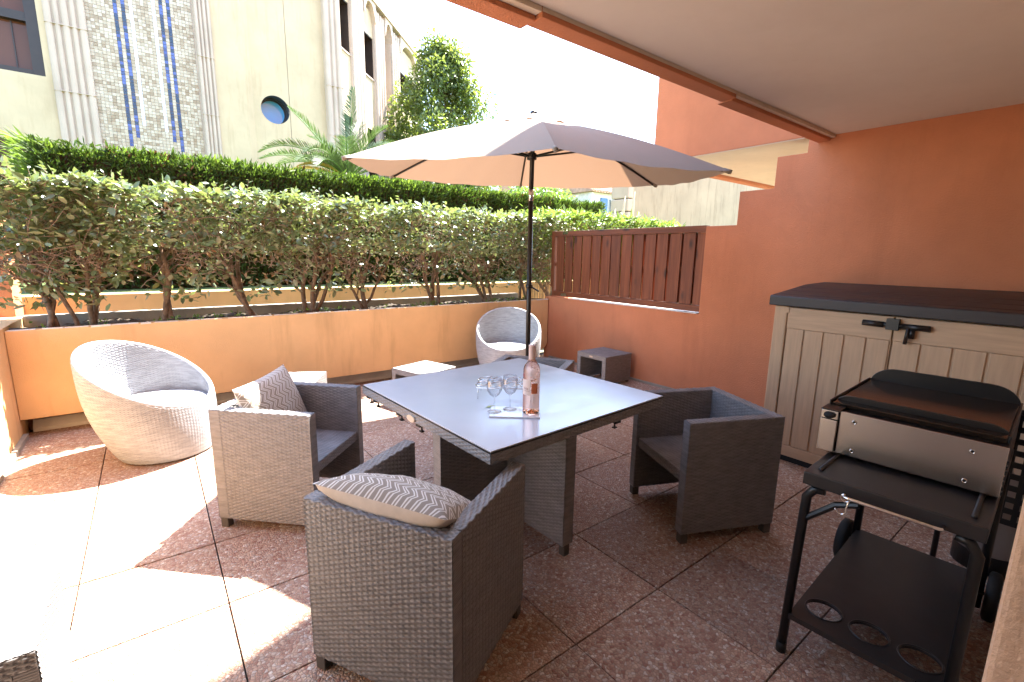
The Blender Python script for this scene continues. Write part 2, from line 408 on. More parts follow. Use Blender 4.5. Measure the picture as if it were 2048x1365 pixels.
def leaf_obj(name, V, F, mat, parent, world=False, kind='stuff'):
    me = bpy.data.meshes.new(name)
    me.vertices.add(len(V)); me.vertices.foreach_set('co', np.ascontiguousarray(V, dtype=np.float32).ravel())
    k = F.shape[1]; me.loops.add(F.size); me.loops.foreach_set('vertex_index', F.ravel().astype(np.int32))
    me.polygons.add(len(F)); me.polygons.foreach_set('loop_start', (np.arange(len(F)) * k).astype(np.int32)); me.polygons.foreach_set('loop_total', np.full(len(F), k, np.int32))
    me.update(calc_edges=True); me.validate()
    o = obj(name, me, mat, parent, world)
    if kind: o['kind'] = kind
    return o
def runit(n):
    v = rng.normal(size=(n, 3)); return v / np.linalg.norm(v, axis=1, keepdims=True)
# ================================================================== SETTING
struct('ground', MB().box((-400, -400, -.40), (400, 400, -.12)), 'ground_mat')
# terrace floor: slab with recessed joints, each slab tile its own piece
TX0, TY0, TS = 1.629, 1.048, .5
fl = struct('terrace_floor', MB().box((-.90, -2.0, -.12), (4.60, 5.20, -.012)), 'tile_joint')
tm = MB(); tm.box((-.2472, -.2472, -.04), (.2472, .2472, 0)); tile_me = tm.mesh('tile', bevel=.002)
tile_me.materials.append(MAT['aggregate_tile'])
for i in range(-5, 6):
    for j in range(-6, 8):
        o = bpy.data.objects.new('tile', tile_me); COL.objects.link(o); o.parent = fl
        o.location = (TX0 + (i + .5) * TS, TY0 + (j + .5) * TS, random.uniform(-.0015, .0015))
        o.rotation_euler = (random.uniform(-.002, .002), random.uniform(-.002, .002), random.uniform(-.002, .002))
# passage between the planter and the retaining wall, raised garden behind it
struct('garden_path', MB().box((-8, 5.75, -.12), (14, 6.02, -.02)), 'ground_mat')
struct('garden_bed', MB().box((-14, 6.22, -.12), (40, 60, .93)), 'grass_mat')

# ------------------------------------------------------------------ the apartment building we stand under
ab = thing('apartment_building', 'terracotta rendered apartment building with stepped side wall, pale ceiling and overhanging storey', 'building', (4.39, 0, 0))
WX = 4.39
poly = [(-2.2, -.05), (4.96, -.05), (4.96, .86), (2.61, .86), (2.61, 1.728), (2.305, 1.728), (2.305, 2.027), (2.004, 2.027), (2.004, 2.285), (1.77, 2.285), (1.77, 2.404), (-2.2, 2.404)]
o = MB().prism(poly, 0, WX, WX + .20).build('side_wall', 'wall_orange', ab, world=True, bevel=.006)
MB().box((4.378, 2.0, .002), (4.388, 4.84, .028)).build('skirting', 'concrete', ab, world=True)
MB().box((-4.0, -2.2, 2.392), (WX - .002, 1.575, 2.60)).build('ceiling', 'ceiling_paint', ab, world=True)
# fascia beam in three lengths with small jogs and a pale drip strip along the inner edge
for x0, x1, dy, dz in ((-4.0, 1.335, .012, .0), (1.341, 2.86, -.024, .004), (2.866, WX - .004, .004, -.002)):
    MB().box((x0, 1.604 + dy, 2.352 + dz), (x1, 1.700 + dy, 2.75)).build('fascia_beam', 'wall_orange', ab, world=True, bevel=.005)
    MB().box((x0, 1.577, 2.372 + dz), (x1, 1.602 + dy, 2.65)).build('drip_strip', 'cream_soffit', ab, world=True)
# next flat steps forward: orange storey on a pale soffit with its own front lip
MB().box((WX - .003, -2.2, 2.412), (9.5, 3.283, 10.2)).build('upper_storey', 'wall_orange', ab, world=True, bevel=.004)
MB().box((WX + .004, 1.0, 2.404), (9.4, 3.16, 2.410)).build('soffit', 'cream_soffit', ab, world=True)
MB().box((WX + .03, 3.168, 2.372), (9.45, 3.272, 2.410)).build('fascia_beam', 'wall_orange', ab, world=True)
MB().box((-4.0, -2.3, 2.62), (WX - .01, 1.45, 5.95)).build('facade_wall', 'wall_orange', ab, world=True)
# our own front wall: the plaster return beside the camera, the opening we look out of, a dim room behind
MB().box((1.15, -.30, -.01), (WX - .004, .0545, 2.388)).build('front_wall', 'pier_plaster', ab, world=True, bevel=.02, segs=4)
MB().prism([(-2.2, -.05), (1.77, -.05), (1.77, 2.30), (1.60, 2.388), (-2.2, 2.388)], 0, -1.10, -.88).build('skylight_blocker', 'cream_soffit', ab, world=True, bevel=.006)  # unseen wall added to cut skylight from the left, pale for neutral bounce
MB().box((-3.9, -1.9, -.1), (WX - .01, -1.7, 2.386)).build('room_wall', 'room_paint', ab, world=True)

# ------------------------------------------------------------------ low walls, planter
lw = thing('side_parapet', 'sunlit low rendered wall with leaf shadows, meeting the planter end', 'wall', (-.98, 3.5, 0))
MB().box((-1.09, 1.78, -.1), (-.875, 5.65, .845)).build('wall', 'planter_orange', lw, world=True, bevel=.008)
MB().box((-.874, 1.8, .0), (-.845, 4.9, .035)).build('skirting', 'concrete', lw, world=True)
pl = thing('planter_trough', 'long orange rendered planter trough raised above the terrace, holding the leafy hedge', 'planter', (1.75, 5.2, 0))
# front panel with a rounded lower right corner
cr = [(-.872, .15), (4.27, .13)] + [(4.27 + .10 * math.sin(a), .23 - .10 * math.cos(a)) for a in np.linspace(.2, PI / 2, 7)] + [(4.37, .822), (-.872, .822)]
MB().prism(cr, 1, 4.87, 4.965).build('front_panel', 'planter_orange', pl, world=True, bevel=.004)
MB().box((-.872, 4.968, .15), (4.36, 5.54, .24)).build('bottom_slab', 'shaded_base', pl, world=True)
MB().box((-.872, 5.545, .15), (4.37, 5.62, .86)).build('back_panel', 'concrete', pl, world=True, bevel=.006)
sm = MB(); gx = np.linspace(-.87, 4.36, 120); gy = np.linspace(4.962, 5.55, 18); GX, GY = np.meshgrid(gx, gy)
sm.addgrid(np.stack([GX, GY, .775 + .02 * np.sin(GX * 7 + GY * 3) + rng.normal(0, .008, GX.shape)], -1)); sm.build('soil', 'soil', pl, world=True)
# white bits along the front edge: sunlit rim put into colour and shape
rim = MB()
x = -.86
while x < 4.3:
    L = random.uniform(.05, .22); rim.obox((x + L / 2, 4.885 + random.uniform(-.006, .01), .8225), (L / 2, 0, random.uniform(-.002, .002)), (0, random.uniform(.008, .018), 0), (0, 0, random.uniform(.003, .007))); x += L * random.uniform(1.0, 1.5)
rim.build('sunlit_rim', 'render_white', pl, world=True)
MB().box((-.872, 5.10, .0), (4.385, 5.19, .149)).build('plinth', 'shaded_base', pl, world=True)
MB().prism([(5.098, .0), (5.098, .085), (5.085, .085), (5.03, .03), (5.03, .0)], 0, -.84, 4.37).build('cove_skirting', 'render_white', pl, world=True)
rw = MB().box((-9, 6.03, -.1), (14, 6.21, .985)).build('retaining_wall', 'planter_orange', bevel=.006)
tag(rw, 'orange rendered retaining wall behind the planter, below the clipped conifer hedge', 'wall')
bw = MB().box((-1.12, 5.68, -.1), (-.93, 6.02, 1.75)).build('boundary_wall', 'wall_orange', bevel=.006)
tag(bw, 'short pinkish wall end seen through the leafy hedge at the parapet end', 'wall')
hose = MB(); hx = np.linspace(-.86, 4.36, 70)
hose.tube(np.stack([hx, 4.99 + .03 * np.sin(hx * 2.1), .815 + .012 * np.sin(hx * 5)], 1), .008, 6)
tag(hose.build('irrigation_hose', 'hose', smooth=True), 'thin black irrigation hose lying along the planter rim', 'hose')

# ------------------------------------------------------------------ wooden privacy fence in the wall opening
fe = thing('privacy_fence', 'reddish stained wooden board screen standing on the low terracotta wall', 'fence', (4.46, 3.7, .86))
FX = 4.41
def fbox(name, lo, hi, mat, bev=.003): return MB().box(lo, hi).build(name, mat, fe, world=True, bevel=bev)
fbox('top_rail', (FX - .012, 2.614, 1.672), (FX + .055, 4.80, 1.738), 'stained_wood_h'); fbox('bottom_rail', (FX - .012, 2.614, .880), (FX + .055, 4.80, .945), 'stained_wood_h')
fbox('middle_rail', (FX + .018, 2.62, 1.285), (FX + .042, 4.80, 1.325), 'stained_wood_h')
fbox('post', (FX - .010, 4.803, .872), (FX + .060, 4.865, 1.742), 'stained_wood')
pitch = .1585; nb = 14
for i in range(nb):
    y0 = 2.618 + i * pitch - .05; y1 = min(y0 + .135 + random.uniform(-.006, .006), 4.80); y0 = max(y0, 2.618)
    m = MB(); lean = random.uniform(-.006, .006)
    m.prism([(y0, .947), (y1, .947), (y1 + lean, 1.670), (y0 + lean, 1.670)], 0, FX, FX + .016); m.build('board', 'stained_wood', fe, world=True, bevel=.002)
    z0 = y0 + .082
    if i < nb - 1: m = MB().prism([(z0, .947), (z0 + .098, .947), (z0 + .102, 1.670), (z0, 1.670)], 0, FX + .044, FX + .060); m.build('back_board', 'stained_wood', fe, world=True, bevel=.002)
for y, z in ((4.60, 1.715), (4.60, .902)): MB().box((FX - .016, y - .05, z - .02), (FX - .0125, y + .05, z + .022)).build('bracket', 'steel', fe, world=True)
MB().box((FX - .014, 4.83, .872), (FX - .0105, 4.862, 1.0)).build('bracket', 'steel', fe, world=True)
tag(MB().box((4.384, 2.63, .8605), (4.60, 4.5, .868)).build('wall_coping', 'white_paint'), 'thin white strip on the low wall under the wooden screen', 'coping')

# ------------------------------------------------------------------ office building beyond the hedges
K = 1.5
def kx(x): return x * K
def kz(z): return CAMZ + K * (z - CAMZ)
YB = 10.5 * K
ob = thing('office_building', 'cream office building with mosaic panel, fluted pilasters, porthole and dark recessed windows', 'building', (1.5, YB, .9))
def bpart(name, lo, hi, mat, bev=0): return MB().box(lo, hi).build(name, mat, ob, world=True, bevel=bev)
ZT = 13.0
bpart('wall', (-9, YB, .9), (kx(-.88), YB + .6, kz(3.98)), 'cream_wall'); bpart('wall', (kx(-.955), YB + .001, kz(3.98) + .001), (kx(-.88), YB + .6, ZT), 'cream_wall')
wn = bpart('window', (-9, YB + .22, kz(3.99)), (kx(-1.0), YB + .26, ZT), 'pane_brown_reflection')
for nm, lo, hi in (('frame', (kx(-1.09), YB + .04, kz(3.98) + .002), (kx(-.957), YB + .24, ZT)), ('frame', (-9, YB + .04, kz(3.98) + .002), (kx(-1.092), YB + .24, kz(4.05))), ('frame', (-9, YB + .06, kz(4.72)), (kx(-1.092), YB + .24, kz(4.84))), ('mullion', (kx(-1.27), YB + .19, kz(4.05)), (kx(-1.255), YB + .23, kz(4.72)))):
    m = MB().box(lo, hi).build(nm, 'dark_frame'); m.parent = wn
def flutes(name, x0, x1, n, y, depth=.085):
    m = MB(); m.box((x0, y - depth * .35, .9), (x1, y + .3, ZT)); w_ = (x1 - x0) / n
    for i in range(n):
        a = np.linspace(0, PI, 9); cx_ = x0 + (i + .5) * w_; rr = w_ * (.46 if i % 2 == 0 else .34)
        pts = [(cx_ - rr * math.cos(t), y - depth * .345 - depth * .65 * math.sin(t)) for t in a]
        V = [(px, py, .9) for px, py in pts] + [(px, py, ZT) for px, py in pts]; k = len(pts)
        m.add(V, [(j, j + 1, k + j + 1, k + j) for j in range(k - 1)])
    o = m.build(name, 'stone_trim', ob, world=True)
    for z in (kz(3.8), kz(4.75)):
        MB().box((x0 - .004, y - depth - .004, z), (x1 + .004, y - .01, z + .012)).build('joint_band', 'stone_trim', ob, world=True)
flutes('pilaster', kx(-.88), kx(-.395), 5, YB); flutes('pilaster', kx(1.045), kx(1.29), 4, YB)
# mosaic panel
bpart('mosaic_bed', (kx(-.40), YB + .05, .9), (kx(1.05), YB + .4, ZT), 'stone_trim')
tsz = .0755; cols = int((kx(1.045) - kx(-.395)) / tsz); rows = int((ZT - 2.0) / tsz)
tiles = {'mosaic_beige': MB(), 'mosaic_blue': MB(), 'mosaic_white': MB()}
SB = [(-.015, 3.12), (.10, 3.28), (.565, 3.27), (.67, 3.10)]; SW = [(.20, 3.45), (.465, 3.43)]
per = {}
for i in range(cols):
    xc = kx(-.395) + (i + .5) * tsz
    for j in range(rows):
        zc = 2.0 + (j + .5) * tsz; kind = ('mosaic_beige', 0)
        for q, (sx, sz) in enumerate(SB):
            if abs(xc - kx(sx)) < tsz * .5 and zc > kz(sz): kind = ('mosaic_blue', q)
        for q, (sx, sz) in enumerate(SW):
            if abs(xc - kx(sx)) < tsz * .5 and zc > kz(sz): kind = ('mosaic_white', q)
        jx = 0 if j % 1 == 0 else tsz / 2; h = tsz * .455
        per.setdefault(kind, MB()).obox((xc + random.uniform(-.003, .003), YB + .044 + random.uniform(-.004, .002), zc + random.uniform(-.003, .003)), (h, 0, 0), (0, .008, 0), (0, 0, h))
for (mt, q), m in per.items():
    o = m.build({'mosaic_beige': 'mosaic_tiles', 'mosaic_blue': 'blue_stripe', 'mosaic_white': 'white_stripe'}[mt], mt, ob, world=True, recalc=False); o['kind'] = 'stuff'
# wall with sunlit return, then porthole wall
bpart('wall', (kx(1.29), YB + .002, .9), (kx(1.76), YB + .6, ZT), 'cream_wall')
y2 = YB + .133 * K
MB().prism([(kx(1.76), YB + .003), (kx(1.76) + .133 * K, y2), (kx(1.76) + .133 * K, y2 + .4), (kx(1.76) - .1, y2 + .4)], 2, .9, ZT).build('chamfer', 'cream_wall', ob, world=True)
xa, xb = kx(1.893), kx(2.53); zc = kz(4.13); xc = kx(2.27); R_ = .255 * K
hole = MB(); n = 48; za, zb = zc - .55, zc + .55
ang = np.linspace(0, 2 * PI, n, endpoint=False)
def onrect(a):
    c_, s_ = math.cos(a), math.sin(a); tx = ((xb if c_ > 0 else xa) - xc) / c_ if abs(c_) > 1e-6 else 1e9; tz = ((zb if s_ > 0 else za) - zc) / s_ if abs(s_) > 1e-6 else 1e9
    t_ = min(tx, tz); return (xc + t_ * c_, y2, zc + t_ * s_)
rings = [[onrect(a) for a in ang], [(xc + R_ * math.cos(a), y2, zc + R_ * math.sin(a)) for a in ang]]
for (sx, sz) in ((xa, za), (xb, za), (xa, zb), (xb, zb)):
    k_ = min(range(n), key=lambda q: abs(math.atan2(sz - zc, sx - xc) % (2 * PI) - ang[q])); rings[0][k_] = (sx, y2, sz)
V = sum(rings, []); hole.add(V, [(i, (i + 1) % n, n + (i + 1) % n, n + i) for i in range(n)])
hole.build('wall', 'cream_wall', ob, world=True)
bpart('wall', (xa, y2 + .0005, .9), (xb, y2 + .4, za), 'cream_wall'); bpart('wall', (xa, y2 + .0005, zb), (xb, y2 + .4, ZT), 'cream_wall')
ph = MB().lathe([(R_, 0), (R_ - .004, .30), (R_ * .94, .30), (R_ * .94, .42), (R_ * .88, .42), (R_ * .88, .50)], 48); me = ph.mesh('porthole', smooth=False)
me.transform(Matrix.Translation((xc, y2 - .002, zc)) @ Matrix.Rotation(-PI / 2, 4, 'X')); po = obj('porthole', me, 'dark_frame', ob, True)
dm = MB(); dm.lathe([(0.001, 0), (R_ * .89, 0)], 48); me = dm.mesh('pane'); me.transform(Matrix.Translation((xc, y2 + .47, zc)) @ Matrix.Rotation(-PI / 2, 4, 'X')); pn = obj('pane', me, 'pane_sky_reflection', po)
bpart('wall', (kx(2.54), y2 + .003, .9), (kx(3.24), y2 + .6, ZT), 'cream_wall'); bpart('wall_back', (xa - .05, y2 + .55, .9), (xb + .1, y2 + .7, ZT), 'dark_board'); bpart('groove', (xb - .01, y2 + .03, .9), (kx(2.545), y2 + .1, ZT), 'stone_trim')
flutes('pilaster', kx(3.235), kx(3.57), 3, YB + .06)
# wing turning away at 45 degrees
P0 = np.array([kx(3.57), YB, 0]); D45 = np.array([1, 1, 0]) / 2 ** .5; N45 = np.array([1, -1, 0]) / 2 ** .5
def wing(name, t0, t1, z0, z1, d0, d1, mat, parent=ob):
    c = P0 + D45 * (t0 + t1) / 2 * K + N45 * (d0 + d1) / 2 + np.array([0, 0, (z0 + z1) / 2])
    m = MB().obox(c, D45 * (t1 - t0) / 2 * K, N45 * (d1 - d0) / 2, (0, 0, (z1 - z0) / 2)); o = m.build(name, mat, ob, world=True)
    if parent is not ob: o.parent = parent; o.location = (0, 0, 0)
    return o
ZR = kz(7.0)
def bay(t0, t1, wins, back=.06):
    zs = [.9] + [q for a in wins for q in a] + [ZR - .15]
    for i in range(0, len(zs), 2): wing('wall', t0, t1, zs[i], zs[i + 1], -.6, -back, 'cream_wall')
    for a, b in wins:
        w_ = wing('window', t0, t1, a, b, -.42, -.40, 'pane_dark')
        wing('reveal', t0, t0 + .012, a, b, -.40, -back - .01, 'dark_frame', w_); wing('reveal', t1 - .012, t1, a, b, -.40, -back - .01, 'dark_frame', w_)
        wing('sill', t0, t1, a - .03, a + .02, -.42, -back + .03, 'stone_trim', w_)
        wing('reveal', t0, t1, b - .03, b, -.40, -back - .01, 'dark_frame', w_)
        for tt in (t0 + .05, t1 - .06, (t0 + t1) / 2): wing('mullion', tt, tt + .012, a, b, -.40, -.37, 'white_paint', w_)
U = (kz(5.55), kz(6.55)); Lw = (kz(2.9), kz(4.3))
bay(-.05, .45, [Lw, U]); bay(1.05, 1.66, [Lw, (kz(5.45), kz(6.36))]); bay(2.23, 2.68, [], .5); bay(3.25, 4.6, [(kz(2.9), kz(4.2)), (kz(5.45), kz(6.3))])
def wing_pilaster(t0, t1):
    n_ = 4; w_ = (t1 - t0) / n_
    m = MB(); c = P0 + D45 * (t0 + t1) / 2 * K; m.obox(c + np.array([0, 0, (ZR + .9) / 2]) - N45 * .19, D45 * (t1 - t0) / 2 * K, N45 * .2, (0, 0, (ZR - .9) / 2))
    for i in range(n_):
        cc = P0 + D45 * (t0 + (i + .5) * w_) * K + N45 * .015; a = np.linspace(0, PI, 8); rr = w_ * K * (.47 if i % 2 else .38)
        pts = [cc + D45 * (-rr * math.cos(t)) + N45 * (.05 * math.sin(t)) for t in a]; k = len(pts)
        m.add([p + np.array([0, 0, .9]) for p in pts] + [p + np.array([0, 0, ZR]) for p in pts], [(j, j + 1, k + j + 1, k + j) for j in range(k - 1)])
    m.build('pilaster', 'stone_trim', ob, world=True)
for a, b in ((.45, 1.05), (1.66, 2.23), (2.68, 3.25), (4.6, 5.1)): wing_pilaster(a, b)
# arched cornice heads between the pilasters, and the eaves
for a, b in ((-.05, .45), (1.05, 1.66), (2.23, 2.68), (3.25, 4.6)):
    m = MB(); h = .5; nseg = 12
    top = ZR; pts = []
    for i in range(nseg + 1):
        u = i / nseg; z = top - h * (abs(2 * u - 1) ** 2.6); pts.append((a + (b - a) * u, z))
    for i in range(nseg):
        (t0, z0), (t1, z1) = pts[i], pts[i + 1]
        for (d0, d1) in ((-.35, .10),):
            A = P0 + D45 * t0 * K; B = P0 + D45 * t1 * K
            vs = [A + N45 * d0 + [0, 0, z0], B + N45 * d0 + [0, 0, z1], B + N45 * d1 + [0, 0, z1], A + N45 * d1 + [0, 0, z0], A + N45 * d0 + [0, 0, top + .12], B + N45 * d0 + [0, 0, top + .12], B + N45 * d1 + [0, 0, top + .12], A + N45 * d1 + [0, 0, top + .12]]
            m.add(vs, [(0, 3, 2, 1), (4, 5, 6, 7), (0, 1, 5, 4), (1, 2, 6, 5), (2, 3, 7, 6), (3, 0, 4, 7)])
    m.build('arched_head', 'stone_trim', ob, world=True)
wing('cornice', -.1, 5.1, ZR + .121, ZR + .30, -.5, .16, 'stone_trim'); wing('parapet', -.1, 5.1, ZR + .301, ZR + .55, -.5, .02, 'render_white')
bk = P0 + D45 * 5.1 * K
MB().prism([(P0[0] - 2.2, YB + .75), (P0[0] - .45, YB + .75), (bk[0] - .6, bk[1] + .6), (bk[0] - 4, bk[1] + 3.5)], 2, .9, ZR).build('core_wall', 'cream_wall', ob, world=True)

# ------------------------------------------------------------------ far right: weathered blank wall, house with blue shutters
bwl = thing('garden_building', 'weathered beige blank wall with a stone corner beyond the terracotta wall', 'building', (11.2, 9.3, 0))
MB().box((11.15, 9.0, -.1), (22, 9.6, 4.25)).build('wall', 'beige_wall', bwl, world=True, bevel=.02)
for i in range(8):
    z = .9 + i * .36; wd = .20 + .10 * (i % 2)
    MB().box((11.0 - random.uniform(0, .04), 8.985, z), (11.0 + wd, 9.62, z + .34)).build('stone', 'stone_trim', bwl, world=True, bevel=.03)
hs = thing('far_house', 'small pale house with blue shutters and a tiled roof in the distance', 'house', (30, 25, 0))
MB().box((26.3, 25, 0), (38, 32, 6.05)).build('wall', 'render_white', hs, world=True)
ro = MB().prism([(24.6, 6.06), (32.5, 6.06), (28.6, 7.6)], 0, 26.0, 38.3).build('roof', 'roof_tile', hs, world=True)
for i in range(40):
    m = MB().tube([(26.1 + i * .3, 24.62, 6.10), (26.1 + i * .3, 28.5, 7.62)], .09, 6).build('roof_ridge', 'roof_tile'); m.parent = ro
for x_ in (28.1, 31.5):
    wd = MB().box((x_, 24.95, 4.5), (x_ + 1.1, 25.02, 5.65)).build('window', 'pane_dark', hs, world=True)
    for q in (0, .37, .74, 1.07): m = MB().box((x_ + q, 24.90, 4.5), (x_ + q + .05, 24.948, 5.65)).build('mullion', 'white_paint'); m.parent = wd
    for q in (-.75, 1.14): MB().box((x_ + q, 24.9, 4.45), (x_ + q + .7, 24.99, 5.7)).build('shutter', 'blue_shutter', hs, world=True)
MB().box((26.25, 24.88, 0), (26.5, 25.2, 6.0)).build('downpipe', 'white_paint', hs, world=True)
h2 = thing('far_brick_house', 'brownish house block half hidden behind bushes in the distance', 'house', (23, 31, 0))
MB().box((17, 30, 0), (29, 38, 7.2)).build('wall', 'roof_tile', h2, world=True)
MB().prism([(29.4, 7.2), (38.6, 7.2), (34, 8.6)], 0, 16.7, 29.3).build('roof', 'roof_tile', h2, world=True)
for x_ in (18, 20.5, 23, 25.5): MB().box((x_, 29.93, 5.2), (x_ + 1.1, 29.99, 6.7)).build('window', 'white_paint', h2, world=True)
gt = thing('wooden_gate', 'dark brown slatted gate beside the end of the conifer hedge', 'gate', (-1.6, 9.0, .9))
for i in range(12): MB().box((-2.6 + i * .135, 9.0, .95), (-2.6 + i * .135 + .115, 9.03, 2.72 + .01 * (i % 3))).build('slat', 'dark_board', gt, world=True)
MB().box((-2.6, 9.032, 1.1), (-1.0, 9.07, 1.2)).build('rail', 'dark_board', gt, world=True); MB().box((-2.6, 8.99, 2.735), (-1.0, 9.08, 2.80)).build('rail', 'dark_board', gt, world=True)
# ================================================================== PLANTS
def nrm(a): a = np.asarray(a, float); return a / (np.linalg.norm(a) + 1e-9)
def curve_path(p, d, length, n, wander, up=0.0, r_=random):
    pts = [np.array(p, float)]; d = nrm(d); st = length / n
    for i in range(n):
        d = nrm(d + np.array([r_.gauss(0, wander), r_.gauss(0, wander), r_.gauss(0, wander) + up])); pts.append(pts[-1] + d * st)
    return pts
def shrub(x0, y0, label, group, width=.5, zt=1.93, leaf='elaeagnus_leaf', nleaf=2600, lsize=(.032, .092), lw=.5, stems=3, long=False, seed=0):
    rr = random.Random(seed); g = np.random.default_rng(seed)
    t = thing('hedge_shrub', label, 'shrub', (x0, y0, .77), 0, group)
    tr = MB(); tw = MB(); ends = []
    for s in range(stems):
        a = rr.uniform(-.9, .9) * (1 if stems > 1 else .3); d = (math.sin(a) * .8, rr.uniform(-.15, .2), 1.0)
        L = rr.uniform(.5, .75); path = curve_path((rr.uniform(-.06, .06), rr.uniform(-.05, .05), -.03), d, L, 7, .13, .06, rr)
        r0 = rr.uniform(.017, .032); tr.tube(path, np.linspace(r0, r0 * .6, len(path)), 7)
        for b in range(4):
            i = rr.randint(3, len(path) - 1); a2 = rr.uniform(-1.3, 1.3)
            p2 = curve_path(path[i], (math.sin(a2), rr.uniform(-.5, .5), .8), rr.uniform(.25, .5), 6, .2, .08, rr)
            tr.tube(p2, np.linspace(r0 * .45, r0 * .2, len(p2)), 5); ends += p2[2:]
    n_tw = 190
    for k in range(n_tw):                                            # twiggy clipped face
        p = ends[rr.randint(0, len(ends) - 1)] if k % 3 == 0 else np.array([rr.uniform(-width, width), rr.choice((-.30, rr.uniform(-.33, .30))), rr.uniform(.45, zt - .77 - .1)])
        p2 = curve_path(p, (rr.gauss(0, .8), rr.gauss(-.1, .6), rr.gauss(.35, .5)), rr.uniform(.12, .3), 4, .3, .05, rr)
        p2 = [np.array([q[0], min(max(q[1], -.36), .36), min(q[2], zt - .79)]) for q in p2]
        tw.tube(p2, np.linspace(.0038, .0018, len(p2)), 4, cap=False)
    tr.build('trunk', 'bark', t, smooth=True); o = tw.build('twigs', 'twig', t, smooth=True, recalc=False); o['kind'] = 'stuff'
    n = nleaf; q = g.random(n)
    zr = zt - .77
    z = np.where(q < .34, zr - .10 * g.random(n) ** 1.2, np.where(q < .72, g.uniform(.62, zr - .04, n), g.uniform(.22, .80, n)))
    x = g.uniform(-width, width, n) + g.normal(0, .03, n); y = g.uniform(-.34, .34, n)
    lowm = (z < .66); keep = ~(lowm & (np.sin(x * 9 + seed) * np.sin(z * 11 + seed * 2) > -.12) & (g.random(n) < .9))
    x, y, z = x[keep], y[keep], z[keep]; n = len(x)
    edge = g.random(n) < .30; y = np.where(edge & (z > .35), np.where(g.random(n) < .65, -.34, .34) + g.normal(0, .035, n), y)
    z += .03 * np.sin(x * 11 + seed) * (z > zr - .12)
    P = np.stack([x, y, z], 1)
    D = runit(n); D[:, 2] = D[:, 2] * .6 + np.where(z < .6, -.25, .15)
    if long: D[:, 2] = np.abs(D[:, 2]) * .7 + .1
    N = runit(n) * .75 + np.stack([np.zeros(n), y * .6, np.full(n, .9)], 1)
    L = g.uniform(*lsize, n); W = L * lw * g.uniform(.85, 1.15, n)
    V, F = leaves(P, D, N, L, W, .8); leaf_obj('foliage', V, F, leaf, t)
    k = 150; P = np.stack([g.uniform(-width, width, k), g.uniform(-.36, .3, k), g.uniform(.35, zr - .02, k)], 1); L = g.uniform(.03, .07, k)
    V, F = leaves(P, runit(k) + [0, 0, -.5], runit(k) + [0, -.3, .6], L, L * .5, 1.2); leaf_obj('dry_leaves', V, F, 'dry_leaf', t)
    sm_ = MB(); PP = []; DD = []
    for q_ in range(14):
        x_, y_ = rr.uniform(-width, width), rr.uniform(-.3, .3); hh = rr.uniform(.05, .15); dx_ = rr.uniform(-.05, .05)
        sm_.tube([(x_, y_, zr - .06), (x_ + dx_, y_, zr - .03 + hh)], [.0025, .0012], 4, cap=False)
        for u_ in np.linspace(.4, 1, 5): PP.append((x_ + dx_ * u_, y_, zr - .06 + (hh + .03) * u_)); DD.append((rr.gauss(0, 1), rr.gauss(0, 1), rr.uniform(.1, 1)))
    o = sm_.build('shoots', 'twig', t, recalc=False); o['kind'] = 'stuff'
    k = len(PP); L = g.uniform(.03, .065, k) * (1.5 if long else 1); V, F = leaves(np.array(PP), np.array(DD), runit(k) + [0, 0, 1.2], L, L * lw, .8); leaf_obj('shoot_leaves', V, F, leaf, t)
    return t
SHR = [(-.62, 'leaning'), (-.46, ''), (.10, ''), (.76, ''), (1.30, ''), (1.95, ''), (2.78, ''), (3.62, ''), (4.28, '')]
txt = 'silvery green clipped hedge shrub with bare brown stems midway along the orange planter trough'
LB = {0: 'leaning clipped hedge shrub at the parapet end of the orange planter trough', 1: 'silvery clipped hedge shrub with thick forked stems right behind the sunlit tub chair', 7: 'silvery clipped hedge shrub behind the tub chair and the parasol pole', 8: 'silvery clipped hedge shrub filling the planter corner next to the wooden screen'}
for i, (x, _) in enumerate(SHR): shrub(x, 5.24 + .04 * ((i * 7) % 3 - 1), LB.get(i, txt), 'clipped shrubs in the planter', seed=11 + i, width=[.34, .45, .5, .5, .5, .55, .6, .6, .5][i], stems=[2, 3, 2, 3, 4, 3, 3, 3, 3][i], nleaf=2500)
for i, x in enumerate((4.75, 5.35, 5.95, 6.55, 7.1)):
    shrub(x, 5.3, {0: 'bright long-leaved oleander bush behind the metal bracketed post of the wooden screen', 4: 'bright long-leaved oleander bush reaching over the screen before the weathered beige wall'}.get(i, 'bright long-leaved oleander bush growing behind the middle of the wooden screen'), 'oleanders behind the screen', .45, 2.0 - .03 * (i == 4), 'bright_leaf', 1300, (.09, .17), .2, 3, True, 60 + i)
# cane screen among the oleanders
cn = MB()
for i in range(150):
    x = 4.62 + i * .018 + random.uniform(-.006, .006); cn.tube([(x, 5.66 + random.uniform(-.01, .01), .2), (x + random.uniform(-.02, .02), 5.66, 1.86 + random.uniform(-.06, .05))], .006, 4, cap=False)
o = cn.build('cane_screen', 'cane', smooth=True, recalc=False); tag(o, 'dry brown reed cane screen behind the oleanders', 'screen')
# small weeds along the planter rim
n = 900; g = rng; x = g.uniform(-.8, 4.3, n); x = x + .12 * np.sin(x * 40); m_ = (np.sin(x * 5.3) + np.sin(x * 13)) > -.2; x = x[m_]; n = len(x)
P = np.stack([x, g.uniform(4.93, 5.1, n), g.uniform(.78, .85, n)], 1); V, F = leaves(P, runit(n) + [0, -.2, .6], runit(n) + [0, -.3, .8], g.uniform(.015, .045, n), g.uniform(.01, .022, n))
o = leaf_obj('weeds', V, F, 'bright_leaf', None); tag(o, 'low green weeds sprouting along the planter rim', 'weeds', kind='stuff')
